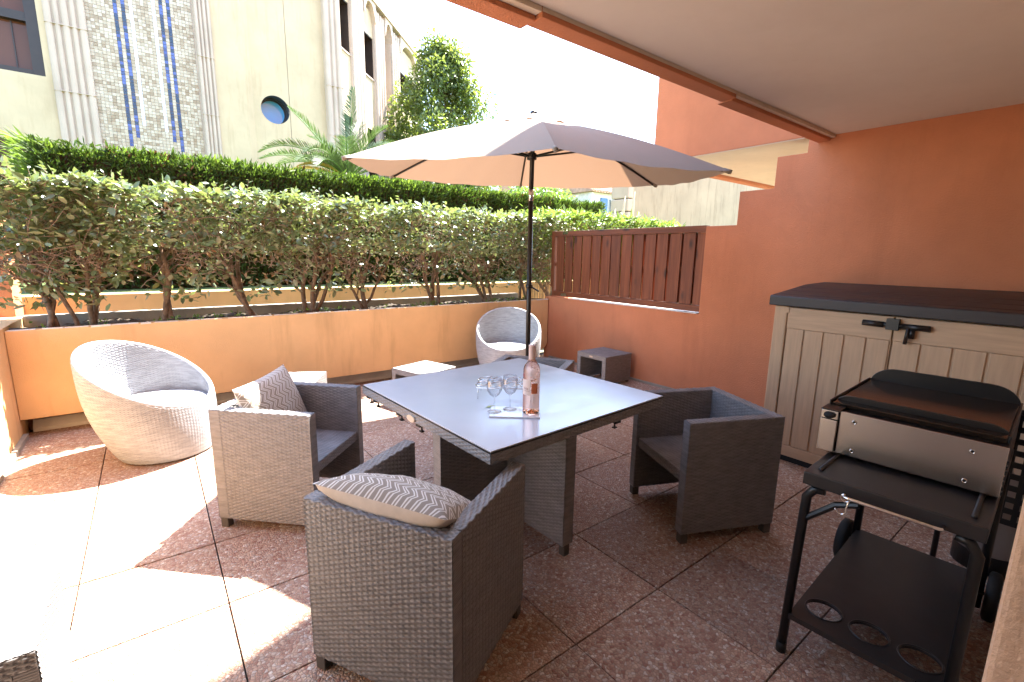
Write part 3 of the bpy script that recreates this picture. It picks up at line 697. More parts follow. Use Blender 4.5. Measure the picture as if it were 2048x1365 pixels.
# clipped conifer hedge
hd = thing('conifer_hedge', 'dense dark green clipped conifer hedge, box shaped, with sunlit bright green top', 'hedge', (3.7, 7.95, .93))
HX0, HX1, HY0, HY1, HZ0, HZ1 = -.92, 8.35, 7.5, 8.4, .93, 2.585
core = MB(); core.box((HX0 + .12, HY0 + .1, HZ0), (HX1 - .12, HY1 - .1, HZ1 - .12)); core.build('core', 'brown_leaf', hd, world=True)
def tufts(n, P, D, L, W, mat, name):
    S = np.cross(D, runit(n)); S /= np.linalg.norm(S, axis=1, keepdims=True) + 1e-9; D = D / np.linalg.norm(D, axis=1, keepdims=True)
    V = np.stack([P - S * W[:, None] * .35, P + S * W[:, None] * .35, P + D * (L * .55)[:, None] + S * W[:, None] * .5, P + D * L[:, None], P + D * (L * .55)[:, None] - S * W[:, None] * .5], 1).reshape(-1, 3)
    F = (np.arange(n) * 5)[:, None] + np.array([0, 1, 2, 3, 4]); return leaf_obj(name, V, F, mat, hd, True)
def hedge_pts(n, front):
    if front == 'front': x = g.uniform(HX0, HX1, n); z = g.uniform(HZ0, HZ1, n); y = HY0 + g.random(n) ** 2 * .14 + .05 * np.sin(x * 3.1 + z * 4) * .5 + .03 * np.sin(x * 9 + z * 13); D = np.stack([g.normal(0, .5, n), g.normal(-.8, .3, n), g.normal(.55, .45, n)], 1)
    elif front == 'top': x = g.uniform(HX0, HX1, n); y = g.uniform(HY0, HY1, n); z = HZ1 - .05 - g.random(n) ** 2 * .08 + .025 * np.sin(x * 2.3) + .02 * np.sin(x * 7 + y * 6); D = np.stack([g.normal(0, .4, n), g.normal(-.1, .4, n), g.normal(1, .2, n)], 1)
    else: y = g.uniform(HY0, HY1, n); z = g.uniform(HZ0, HZ1, n); s = np.where(g.random(n) < .5, 1, -1); x = np.where(s > 0, HX1, HX0) - s * g.random(n) * .14; D = np.stack([s * g.normal(.8, .3, n), g.normal(0, .5, n), g.normal(.55, .4, n)], 1)
    return np.stack([x, y, z], 1), D
for f, n in (('front', 42000), ('top', 15000), ('ends', 5000)):
    P, D = hedge_pts(n, f); tufts(n, P, D, g.uniform(.05, .12, n), g.uniform(.012, .028, n), 'cypress_sunlit' if f == 'top' else 'cypress_leaf', 'foliage')
P, D = hedge_pts(5000, 'front'); k = (np.sin(P[:, 0] * 2.1 + 1) * np.sin(P[:, 2] * 3 + P[:, 0]) + g.normal(0, .25, 5000) > .45); P, D = P[k], D[k]; P[:, 1] -= .02; tufts(len(P), P, D, g.uniform(.05, .1, len(P)), g.uniform(.015, .03, len(P)), 'brown_leaf', 'dry_patches')
# wisps of untrimmed growth at the left end
P = np.stack([g.uniform(HX0 - .16, HX0 + .2, 700), g.uniform(HY0, HY1, 700), g.uniform(2.0, 2.62, 700)], 1); D = np.stack([g.normal(-.9, .3, 700), g.normal(-.2, .3, 700), g.normal(.35, .3, 700)], 1)
tufts(700, P, D, g.uniform(.08, .2, 700), g.uniform(.012, .025, 700), 'cypress_sunlit', 'foliage')

# palm with arching fronds
pm = thing('palm', 'palm with arching feathery green fronds between the conifer hedge and the office building', 'palm', (3.75, 11.0, .93))
tk = MB(); tk.tube([(0, 0, 0), (.03, 0, .9), (0, .02, 2.1)], [.26, .23, .25], 12); tk.build('trunk', 'tree_bark', pm, smooth=True)
def frond(az, el, L, droop, mat='palm_leaf', ll=.40):
    p = np.array([0, 0, 2.1]); d = np.array([math.cos(az) * math.cos(el), math.sin(az) * math.cos(el), math.sin(el)]); pts = [p]
    n = 26
    for i in range(n): d = nrm(d + np.array([0, 0, -droop / n * (i / n + .3)])); pts.append(pts[-1] + d * L / n)
    pts = np.array(pts); fr_ = thing_part('frond', pm)
    rb = MB(); rb.tube(pts, np.linspace(.022, .005, len(pts)), 5); rb.build('rachis', 'bright_leaf', fr_, smooth=True)
    T = np.gradient(pts, axis=0); T /= np.linalg.norm(T, axis=1, keepdims=True); S0 = np.cross(T, [0, 0, 1.0]); S0 /= np.linalg.norm(S0, axis=1, keepdims=True) + 1e-6; U0 = np.cross(S0, T)
    tt = np.repeat(np.linspace(.12, .995, 80), 2); sd = np.tile([1, -1], 80); ii = tt * n; i0 = np.clip(ii.astype(int), 0, n - 1); w_ = (ii - i0)[:, None]
    P = pts[i0] * (1 - w_) + pts[i0 + 1] * w_
    lf = ll * np.sin(np.clip(tt, .05, 1) * PI * .82 + .35) * g.uniform(.85, 1.1, len(tt))
    D = T[i0] * .75 + S0[i0] * sd[:, None] * .85 + U0[i0] * .35 + g.normal(0, .06, (len(tt), 3)); N = U0[i0] * .8 + S0[i0] * (-.4 * sd[:, None])
    V, F = leaves(P, D, N, lf, np.full(len(tt), .019), .5); leaf_obj('leaflets', V, F, mat, fr_)
def thing_part(name, parent):
    o = bpy.data.objects.new(name, None); COL.objects.link(o); o.parent = parent; o.empty_display_size = .1; return o
pm.scale = (.88,) * 3; pm.location.z += .25
for az, el, L, dr in ((2.95, .98, 2.0, .55), (.55, 1.42, 2.3, .12), (3.05, .75, 2.2, 1.9), (3.35, .45, 2.2, 1.2), (.2, 1.0, 1.9, 1.5), (-.3, .75, 2.0, 1.6), (-1.2, .6, 1.8, 1.5), (-1.9, .85, 1.6, 1.4), (4.0, .5, 1.8, 1.6), (1.9, .9, 2.0, 1.0), (.9, 1.1, 2.1, .9), (-.9, 1.05, 1.7, 1.2), (2.4, .55, 2.0, 1.3), (-2.6, .5, 1.7, 1.3), (.0, .55, 2.2, 1.7), (3.6, .9, 1.5, 2.2)): frond(az, el, L, dr)
for az, el, L, dr in ((2.9, .35, 1.5, 1.0), (3.4, .45, 1.4, 1.2)): frond(az, el, L, dr, 'palm_dry', .22)

# tree behind the palm
def tree(name, label, loc, cz, rx, rz_, n, mat, ls, seed, trunk_r=.16, taper=1.0, group=None):
    gg = np.random.default_rng(seed); rr = random.Random(seed)
    t = thing(name, label, 'tree', loc, 0, group)
    tk = MB(); H = cz + rz_ * .6; path = [(.1 * math.sin(i * .9), .08 * math.cos(i), H * i / 8) for i in range(9)]; tk.tube(path, np.linspace(trunk_r, trunk_r * .2, 9), 9)
    cl = []
    for i in range(75):
        u = rr.uniform(-.92, .98); rad = math.sqrt(max(0, 1 - u * u)) * (1 - taper * .45 * max(0, u)) ; a = rr.uniform(0, 2 * PI); q = rr.uniform(.45, .95)
        c = np.array([rx * rad * q * math.cos(a), rx * rad * q * math.sin(a), cz + rz_ * u * .92]); cl.append((c, rr.uniform(.24, .42) * rx))
        hz = max(.4, c[2] - rr.uniform(.5, 1.4)); k = min(8, int(hz / H * 8)); tk.tube([path[k], (np.array(path[k]) + c) / 2 + [0, 0, .1], c], [trunk_r * .3, trunk_r * .18, .012], 5)
    tk.build('trunk', 'tree_bark', t, smooth=True)
    ci = gg.integers(0, len(cl), n); C_ = np.array([c for c, _ in cl])[ci]; R__ = np.array([q for _, q in cl])[ci]
    d = gg.normal(size=(n, 3)); d /= np.linalg.norm(d, axis=1, keepdims=True); P = C_ + d * (R__ * gg.random(n) ** .45)[:, None]
    D = d * .6 + runit(n) * .8 + [0, 0, -.35]; N = runit(n) * .8 + d * .4 + [0, 0, .6]
    L = gg.uniform(*ls, n); V, F = leaves(P, D, N, L, L * .45, .7); leaf_obj('crown', V, F, mat, t); return t
tree('leafy_tree', 'tall leafy tree with yellow-green sunlit crown beside the office wing', (9.6, 17.2, .93), 4.9, 2.15, 3.5, 30000, 'tree_leaf', (.09, .19), 3, taper=1.25)
tree('dark_tree', 'low dark evergreen tree crown at the foot of the tall leafy tree', (8.1, 15.3, .93), 2.3, 1.9, 1.5, 6000, 'oak_leaf', (.10, .18), 5)
tree('bushy_tree', 'bright bushy tree above the far end of the conifer hedge', (11.6, 13.4, .93), 1.7, 1.8, 1.25, 6500, 'bright_leaf', (.08, .16), 9)
tree('small_tree', 'thin distant tree in front of the brownish house', (20.5, 25, .93), 3.2, 2.6, 1.8, 5000, 'bright_leaf', (.15, .28), 13)
# pampas plumes near the weathered wall
for i, (x, y, h) in enumerate(((9.9, 8.6, 1.55), (10.15, 8.5, 1.85), (10.35, 8.7, 1.7), (10.6, 8.55, 2.0), (10.5, 8.3, 1.5), (9.6, 8.8, 1.3))):
    t = thing('pampas_plume', 'tall pale dry grass plume standing before the weathered beige wall', 'grass plume', (x, y, .93), 0, 'dry plumes by the beige wall')
    MB().tube([(0, 0, 0), (.03, 0, h * .6), (.08, 0, h)], [.006, .005, .004], 5).build('stalk', 'cane', t, smooth=True)
    MB().tube([(.03, 0, h * .62), (.05, 0, h * .75), (.08, 0, h), (.12, 0, h * 1.12)], [.008, .045, .03, .003], 7).build('plume', 'plume', t, smooth=True)
#PART4
# ================================================================== FURNITURE
CW, CDp, CH, CT = .555, .535, .64, .052
def make_armchair():
    t = thing('wicker_armchair', 'x', 'armchair')
    hw, hd_ = CW / 2, CDp / 2; z0 = .055
    m = MB(); woven_box(m, (-hd_, -hw, z0), (-hd_ + CT, hw, CH)); fast_mesh(m, 'backrest', 'wicker', t)
    for s in (1, -1):
        m = MB(); a, b = (hw - CT, hw) if s > 0 else (-hw, -hw + CT)
        woven_box(m, (-hd_ + CT + .001, a, z0), (hd_, b, CH)); fast_mesh(m, 'arm', 'wicker', t)
    m = MB(); woven_box(m, (-hd_ + CT + .002, -hw + CT + .002, .315), (hd_ - .012, hw - CT - .002, .365), 'XZ'); fast_mesh(m, 'seat', 'wicker', t)
    for sx in (1, -1):
        for sy in (1, -1):
            cx_, cy_ = sx * (hd_ - .022), sy * (hw - .022); MB().box((cx_ - .02, cy_ - .02, 0), (cx_ + .02, cy_ + .02, z0 + .004)).build('foot', 'wicker_foot', t, bevel=.003)
    return t
ac = make_armchair()
CH_POS = [((.695, 1.405), 29.0, 'grey wicker armchair with chevron cushion lying flat behind its backrest top, back turned to the terrace'),
          ((.555, 2.70), -45.0, 'grey wicker armchair with upright chevron cushion, its side lit pale, beside the round tub seat'),
          ((2.35, 1.317), 155.6, 'empty dark grey wicker armchair facing the table, next to the storage box'),
          ((2.13, 2.56), 213.5, 'grey wicker armchair pushed under the table corner, in front of the parasol pole')]
CH_POS[0] = (CH_POS[0][0], CH_POS[0][1], 'grey wicker armchair with chevron cushion lying along its backrest top, standing in full shade')
chairs = []
for i, ((x, y), a, lab) in enumerate(CH_POS):
    o = ac if i == 0 else copy_tree(ac)
    o.location = (x, y, 0); o.rotation_euler = (0, 0, math.radians(a)); tag(o, lab, 'armchair', 'wicker armchairs around the table'); chairs.append(o)

# dining table: woven rim, pale top, cross shaped woven pedestal
tb = thing('dining_table', 'square wicker dining table with a pale glossy top and cross shaped base', 'table', (1.444, 1.892, 0), math.radians(3.0))
HS = .56; ZT0 = .674; ZT1 = .714
m = MB(); woven_box(m, (-HS, -HS, ZT0), (HS, HS, ZT1), 'xXyY', pv=.0088); fast_mesh(m, 'rim', 'wicker', tb)
MB().box((-HS - .001, -HS - .001, ZT1 + .0005), (HS + .001, HS + .001, ZT1 + .0055)).build('top_edge', 'black_metal', tb)
MB().box((-HS + .002, -HS + .002, ZT1 + .006), (HS - .002, HS - .002, ZT1 + .0115)).build('table_top', 'table_top', tb, bevel=.0015)
TZ = ZT1 + .0115
for ax in range(2):
    for s in (1, -1):
        m = MB(); a0, a1 = (.034, .445) if s > 0 else (-.445, -.034)
        lo, hi = ((a0, -.032, .06), (a1, .032, ZT0 - .002)) if ax == 0 else ((-.032, a0, .06), (.032, a1, ZT0 - .002))
        woven_box(m, lo, hi, 'xXyY'); fast_mesh(m, 'pedestal_panel', 'wicker', tb)
        c = s * .425; cx_, cy_ = (c, 0) if ax == 0 else (0, c); MB().box((cx_ - .018, cy_ - .018, 0), (cx_ + .018, cy_ + .018, .062)).build('foot', 'wicker_foot', tb, bevel=.003)
MB().box((-.03, -.03, .06), (.03, .03, ZT0 - .003)).build('core_post', 'inner_dark', tb)
bd = MB(); a = np.linspace(0, 2 * PI, 24, endpoint=False)
bd.add([(-HS - .010, .02 + .034 * math.cos(t), ZT0 + .014 + .016 * math.sin(t)) for t in a] + [(-HS - .004, .02 + .034 * math.cos(t), ZT0 + .014 + .016 * math.sin(t)) for t in a], [tuple(range(24)), tuple(range(47, 23, -1))] + [(i, 24 + i, 24 + (i + 1) % 24, (i + 1) % 24) for i in range(24)]); bd.build('badge', 'badge', tb)
def clip(x, y, rz):
    t = thing_part('table_clip', tb); t.location = (x, y, ZT0); t.rotation_euler = (0, 0, rz)
    MB().box((-.012, -.018, -.012), (.035, .018, -.002)).build('jaw', 'black_metal', t, bevel=.002); MB().tube([(.010, 0, -.012), (.010, 0, -.034)], .004, 8).build('screw', 'black_metal', t); MB().box((.002, -.010, -.040), (.018, .010, -.034)).build('knob', 'black_metal', t)
clip(-HS + .01, -.03, 0); clip(-HS + .01, .16, 0); clip(-HS + .01, .50, 0); clip(.19, -HS + .01, PI / 2); clip(-HS + .01, .42, 0)

# footstools
def make_stool():
    t = thing('wicker_footstool', 'x', 'footstool'); h = .215; H = .335
    m = MB(); woven_box(m, (-h, -h, H - .05), (h, h, H), 'xXyYZ'); fast_mesh(m, 'top', 'wicker', t)
    for s in (1, -1):
        a, b = (h - .05, h) if s > 0 else (-h, -h + .05)
        m = MB(); woven_box(m, (-h, a, .025), (h, b, H - .0505), 'xXyYz'); fast_mesh(m, 'side_panel', 'wicker', t)
    m = MB(); woven_box(m, (h - .05, -h + .051, .025), (h, h - .051, H - .0505), 'xXz'); fast_mesh(m, 'end_panel', 'wicker', t)
    for sx in (1, -1):
        for sy in (1, -1): MB().box((sx * .19 - .015, sy * .19 - .015, 0), (sx * .19 + .015, sy * .19 + .015, .026)).build('foot', 'wicker_foot', t)
    MB().tube([(-.1, -.16, H - .06), (-.1, .16, H - .06)], .008, 6).build('frame_bar', 'wicker_foot', t)
    return t
st = make_stool()
for i, (x, y, a, lab) in enumerate(((4.085, 3.56, 0, 'open ended grey wicker footstool standing in shade against the terracotta wall'), (2.03, 4.03, 16, 'sunlit wicker footstool standing between the table and the planter'), (.917, 4.305, 60, 'sunlit wicker footstool tucked behind the armchair with the upright cushion'), (-.565, 1.885, -90, 'bright sunlit wicker footstool standing alone on the sunny paving by the parapet'))):
    o = st if i == 0 else copy_tree(st); o.location = (x, y, 0); o.rotation_euler = (0, 0, math.radians(a)); tag(o, lab, 'footstool', 'wicker footstools')
MB().obox((4.085 - .216 - .006, 3.56, .315), (.002, 0, 0), (0, .022, 0), (0, 0, .009))
lb = MB().box((-.2225, -.024, .300), (-.2195, .024, .319)).build('badge', 'badge', st, bevel=.001)

# round tub chairs
def make_tub():
    t = thing('tub_chair', 'x', 'tub chair')
    def rimz(th): c = (1 - np.cos(th)) / 2; return .362 + .40 * (c ** 1.15)
    def rimr(th): return .395 + .02 * np.cos(th * 2) + .0 * th
    def outer(a, b):
        th = a * 2 * PI - PI; zr_ = rimz(th); z = .012 + (zr_ - .012) * b
        k = np.clip((1 - np.cos(th)) / 2, 0, 1)                     # 0 front, 1 back
        base = .305 - .06 * k; top = .345 + .07 * k
        s = b ** (.85 - .15 * k); rr = base + (top - base) * s + .045 * np.sin(PI * b) * (.25 + .9 * k) * (1 - .2 * k)
        cx_ = -.03 * b + .01
        return np.stack([cx_ + rr * np.cos(th), rr * np.sin(th), z], -1)
    m = MB(); m.addgrid(weave_grid(outer, 108, 66, .0036, 5, 4, flip=False)); fast_mesh(m, 'outer_shell', 'wicker_pale', t)
    def inner(a, b):
        th = a * 2 * PI - PI; zr_ = rimz(th); zs = .325; z = zs + (zr_ - zs) * b; P = outer(a, np.clip((z - .012) / (zr_ - .012), 0, 1)); c = np.stack([np.cos(th), np.sin(th), np.zeros_like(th)], -1)
        return P - c * .034
    m = MB(); m.addgrid(weave_grid(inner, 96, 44, .0036, 5, 4, flip=True)); fast_mesh(m, 'inner_shell', 'wicker_pale', t)
    a = np.linspace(0, 1, 97)[:-1]; P = outer(a, np.ones_like(a)); th = a * 2 * PI - PI; P = P - np.stack([np.cos(th), np.sin(th), 0 * th], -1) * .016; P[:, 2] += .004
    MB().tube(P, .0175, 10, closed=True).build('rim', 'wicker_pale', t, smooth=True)
    m = MB()
    def seat(a, b):
        th = a * 2 * PI; r_ = b * .325; return np.stack([r_ * np.cos(th) - .03, r_ * np.sin(th), .350 + .028 * np.sqrt(np.clip(1 - (b * .99) ** 2, 0, 1))], -1)
    m.addgrid(weave_grid(seat, 72, 30, .003, 5, 4, flip=False)); fast_mesh(m, 'seat_pad', 'wicker_pale', t)
    MB().lathe([(.001, 0), (.26, 0), (.268, .014), (.25, .03)], 40, (.02, 0, 0)).build('base_ring', 'wicker_foot', t, smooth=True)
    return t
tu = make_tub()
for i, (x, y, a, lab) in enumerate(((-.035, 4.06, -40, 'round pale wicker tub chair in full sun casting an oval shadow by the parapet'), (3.27, 4.32, 233, 'round wicker tub chair behind the parasol pole in the corner of planter and wall'))):
    o = tu if i == 0 else copy_tree(tu); o.location = (x, y, 0); o.rotation_euler = (0, 0, math.radians(a)); tag(o, lab, 'tub chair', 'round tub chairs')

# cushions
def cushion_mesh(name, w_, h_, t_, seed, pinch=.5):
    gg = np.random.default_rng(seed); n = 28
    u = np.linspace(-1, 1, n); U, V = np.meshgrid(u, u); m = MB(); res = []
    inset = .06 * (1 - np.abs(U) ** 2) ** 1; insv = .06 * (1 - np.abs(V) ** 2)
    X = U * w_ / 2 * (1 - insv * np.abs(U) ** 4 * 1.0); Y = V * h_ / 2 * (1 - inset * np.abs(V) ** 4)
    prof = ((1 - U ** 2) * (1 - V ** 2)).clip(0) ** .42
    cr = .06 * np.sin(U * 6 + V * 3 + seed) * np.sin(V * 5 + seed) + .05 * np.sin(U * 11 + seed)
    out = []
    for s in (1, -1):
        Z = s * t_ / 2 * prof * (1 + cr * .6); P = np.stack([X, Y, Z], -1); mm = MB(); mm.addgrid(P if s > 0 else P[:, ::-1]); out.append(mm)
    return out
def cushion(label, loc, M, w_, h_, t_, seed):
    t = thing('cushion', label, 'cushion', loc); t.rotation_euler = M.to_euler(); tag(t, label, 'cushion', 'chevron cushions')
    a, b = cushion_mesh('cushion', w_, h_, t_, seed)
    fast_mesh(a, 'front_cover', 'chevron_cloth', t); fast_mesh(b, 'back_cover', 'cushion_back', t)
    pp = []
    u = np.linspace(-1, 1, 20)
    return t
def basis(x, y, z): return Matrix((x, y, z)).transposed()
def chair_axes(i):
    a = math.radians(CH_POS[i][1]); return Vector((math.cos(a), math.sin(a), 0)), Vector((-math.sin(a), math.cos(a), 0)), Vector((*CH_POS[i][0], 0))
up = Vector((0, 0, 1))
fw, lf, c0 = chair_axes(0)
n_ = (fw * .46 + up * .89).normalized(); yv = (up * .46 - fw * .89).normalized(); xv = yv.cross(n_)
cushion('beige and white chevron cushion reclining in the shaded armchair, top edge over its backrest', c0 + fw * -.105 + up * .612, basis(xv, yv, n_), .50, .34, .15, 1)
fw, lf, c1 = chair_axes(1)
n_ = (fw * .93 + up * .34).normalized(); yv = (up * .93 - fw * .34).normalized(); xv = yv.cross(n_)
rot = Matrix.Rotation(math.radians(4), 3, n_)
cushion('beige and white chevron cushion propped upright and half sunlit in the pale sided armchair', c1 + fw * -.10 + up * .565 + lf * .0, rot @ basis(xv, yv, n_), .445, .40, .14, 2)
#PART5
# ------------------------------------------------------------------ parasol
PX, PY = 2.469, 2.992
pa = thing('parasol', 'taupe six-panel garden parasol on a dark pole, part of its canopy in sun', 'parasol', (PX, PY, 0))
TILT = np.array(Matrix.Rotation(-.035, 3, 'Y') @ Matrix.Rotation(.067, 3, 'X')); CZ = 2.051; PR = 1.44
TIP = [tuple(TILT @ np.array([PR * math.cos(-2.18 - k * PI / 3), PR * math.sin(-2.18 - k * PI / 3), 0]) + [0, 0, CZ]) for k in range(6)]
APEX = TILT @ np.array([0, 0, .405]) + [0, 0, CZ]
MB().tube([(0, 0, 0), (0, 0, 1.85)], .0195, 16).build('lower_pole', 'pole_metal', pa, smooth=True); MB().tube([(0, 0, 1.846), (0, 0, 1.932)], .0205, 16).build('tilt_collar', 'chrome', pa, smooth=True)
MB().tube([(0, 0, 1.93), APEX * .5 + np.array([0, 0, .965]), APEX + [0, 0, .02]], .0185, 16).build('upper_pole', 'pole_metal', pa, smooth=True)
MB().lathe([(.020, 0), (.038, .004), (.038, .045), (.028, .055), (.020, .055)], 18, (0, 0, 2.155)).build('runner_hub', 'black_metal', pa, smooth=True)
MB().lathe([(.020, 0), (.028, .01), (.028, .03), (.020, .04)], 14, (0, 0, 1.15)).build('clamp', 'black_metal', pa, smooth=True)
MB().tube([(.02, -.01, 1.165), (.065, -.05, 1.13)], .007, 8).build('crank_handle', 'black_metal', pa)
MB().lathe([(.0, 0), (.028, .0), (.032, .018), (.02, .034), (.001, .04)], 16, tuple(APEX + [0, 0, .018])).build('finial', 'black_metal', pa, smooth=True)
MB().lathe([(.001, .0), (.24, 0), (.25, .03), (.24, .06), (.06, .075), (.045, .3), (.022, .3)], 28).build('base_weight', 'black_metal', pa, smooth=True)
cm = MB(); n1, n2 = 22, 22
def rib_pt(T, s):                                                   # slight bow along the rib
    T = np.array(T); P = APEX + (T - APEX) * s; P[2] += .045 * math.sin(PI * s); return P
for k in range(6):
    A, B = TIP[k], TIP[(k + 1) % 6]; G = np.zeros((n1, n2, 3))
    for i, s in enumerate(np.linspace(.075, 1, n1)):
        a, b = rib_pt(A, s), rib_pt(B, s)
        for j, q in enumerate(np.linspace(0, 1, n2)):
            p = a * (1 - q) + b * q; w_ = 4 * q * (1 - q); ln = np.linalg.norm(b - a)
            p[2] -= w_ * .022 * ln * math.sin(min(1, s * 1.05) * PI * .62); p[:2] *= 1 - .012 * w_ * (s ** 6) * ln / 1.6
            p[2] += .004 * w_ * math.sin(q * 23 + k) * s
            G[i, j] = p
    cm.addgrid(G)
cm.build('canopy', 'parasol_fabric', pa, smooth=True, recalc=False)
vt = MB()                                                           # vent cap
for k in range(6):
    A, B = np.array(TIP[k]), np.array(TIP[(k + 1) % 6]); G = np.zeros((8, 14, 3))
    for i, s in enumerate(np.linspace(.02, .215, 8)):
        a, b = APEX + (A - APEX) * s, APEX + (B - APEX) * s
        for j, q in enumerate(np.linspace(0, 1, 14)):
            p = a * (1 - q) + b * q; f = s / .215
            p[2] += .042 - .018 * f + .022 * f * math.sin(q * PI * 3 + k) * math.sin(q * PI); G[i, j] = p
    vt.addgrid(G)
vt.build('vent_cap', 'parasol_fabric', pa, smooth=True, recalc=False)
for T in TIP:
    pts = [rib_pt(T, s) - np.array([0, 0, .016]) for s in np.linspace(.05, .995, 14)]
    rb = MB().tube(pts, .0095, 6).build('rib', 'black_metal', pa, smooth=True)
    mid = rib_pt(T, .46) - np.array([0, 0, .022]); h = np.array([T[0] * .022, T[1] * .022, 2.185])
    m = MB().tube([h, mid], .0085, 6).build('strut', 'black_metal', rb, smooth=True)
    e = rib_pt(T, 1.0); d = nrm(np.array(T) - APEX); m = MB().tube([e - d * .05 - [0, 0, .008], e + d * .004 - [0, 0, .008]], .014, 8).build('rib_pocket', 'parasol_fabric', rb, smooth=True)

# ------------------------------------------------------------------ things on the table
def ontable(x, y, z=0): return (x, y, TZ + z)
ty = thing('serving_board', 'thin glossy white board under the bottle and glasses', 'serving board', ontable(1.245, 1.59, .0004), math.radians(-39))
MB().box((-.112, -.072, 0), (.112, .072, .006)).build('board', 'acrylic_white', ty, bevel=.003)
BZ = TZ + .0066
bt = thing('wine_bottle', 'rose wine bottle with pale label and orange square, standing on the white board', 'bottle', (1.297, 1.540, BZ), math.radians(215))
prof = [(.001, .022), (.012, .018), (.026, .004), (.034, .0), (.0368, .004), (.0373, .012), (.0373, .185), (.036, .202), (.031, .218), (.022, .230), (.0165, .238), (.0148, .246), (.0145, .296), (.001, .297)]
MB().lathe(prof, 48).build('glass', 'rose_wine', bt, smooth=True)
MB().lathe([(.0149, .240), (.0151, .242), (.0151, .300), (.0158, .301), (.0158, .306), (.0150, .3075), (.001, .308)], 32).build('capsule', 'capsule', bt, smooth=True)
def wrap(name, a0, a1, z0, z1, mat, rad=.0376, parent=bt):
    G = np.array([[(rad * math.cos(a), rad * math.sin(a), z) for a in np.linspace(a0, a1, 14)] for z in np.linspace(z0, z1, 3)]); m = MB(); m.addgrid(G); return m.build(name, mat, parent, smooth=True)
# label towards the left of the view, orange square towards the right
vd = math.atan2(-1.54, -1.297) - math.radians(215)
lab = wrap('label', vd - 1.62, vd - .12, .088, .158, 'label_paper'); wrap('square_mark', vd + .02, vd + .78, .096, .142, 'label_orange')
txt = bpy.data.curves.new('lettering', 'FONT'); txt.body = 'fris'; txt.size = .018; txt.extrude = .0002
to = bpy.data.objects.new('lettering', txt); COL.objects.link(to)
dg = bpy.context.evaluated_depsgraph_get(); me = bpy.data.meshes.new_from_object(to.evaluated_get(dg)); bpy.data.objects.remove(to)
for v in me.vertices:
    x, y, z = v.co; a = vd - .95 + x / .0379; v.co = (.0379 * math.cos(a), .0379 * math.sin(a), .112 + y)
me.materials.clear(); lt = obj('lettering', me, 'ink', lab)
m = wrap('label_line', vd - .95, vd - .2, .1065, .1075, 'ink', .0378, lab)
m = wrap('emblem', vd - 1.35, vd - 1.0, .165, .182, 'ink', .0377)
gp = [(.031, 0), (.0315, .0015), (.006, .006), (.0035, .012), (.0032, .062), (.006, .068), (.022, .080), (.0335, .100), (.0365, .120), (.0345, .142), (.031, .158), (.0303, .158), (.0335, .142), (.0352, .120), (.0325, .101), (.021, .082), (.004, .0705), (.001, .070)]
g0 = thing('wine_glass', 'x', 'wine glass', (1.168, 1.640, BZ)); MB().lathe([(.001, .0)] + gp, 40).build('glass', 'clear_glass', g0, smooth=True)
tag(g0, 'stemmed clear wine glass standing at the outer edge of the white board', 'wine glass', 'wine glasses')
g1 = copy_tree(g0); g1.location = (1.246, 1.628, BZ); tag(g1, 'stemmed clear wine glass standing between the bottle and the other glass', 'wine glass', 'wine glasses')
lfm = MB(); lfm.add([(-.03, 0, .001), (0, .012, .003), (.035, 0, .001), (0, -.012, .002)], [(0, 3, 2, 1)]); o = lfm.build('fallen_leaf', 'leaf_scrap'); o.location = ontable(1.20, 1.72, .001); tag(o, 'pale fallen leaf lying on the table top behind the glasses', 'leaf')
# wire glass rack: rings on thin wire
rk = thing('wire_rack', 'chrome wire glass rack of joined rings standing on the table behind the glasses', 'rack', ontable(1.36, 1.815), math.radians(-40))
wr = .0024
ringpos = [(-.110, .058), (-.037, .058), (.037, .058), (.110, .058), (-.110, -.030), (-.037, -.030), (.037, -.030), (.110, -.030)]
a = np.linspace(0, 2 * PI, 28, endpoint=False)
for x, y in ringpos: MB().tube(np.stack([x + .0365 * np.cos(a), y + .040 * np.sin(a), np.full(28, .072) + .006 * np.cos(a)], 1), wr, 6, closed=True).build('ring', 'chrome', rk, smooth=True)
MB().tube([(-.135, .09, .06), (-.15, .01, .05), (-.135, -.07, .06)], wr, 6).build('end_loop', 'chrome', rk, smooth=True); MB().tube([(.135, .09, .06), (.15, .01, .05), (.135, -.07, .06)], wr, 6).build('end_loop', 'chrome', rk, smooth=True)
for y in (.09, -.07): MB().tube([(-.135, y, .06), (.135, y, .06)], wr, 6).build('side_wire', 'chrome', rk, smooth=True)
for x in (-.13, .13):
    for y in (.08, -.06): MB().tube([(x, y, .06), (x * 1.02, y, .002)], wr, 6).build('leg', 'chrome', rk, smooth=True)

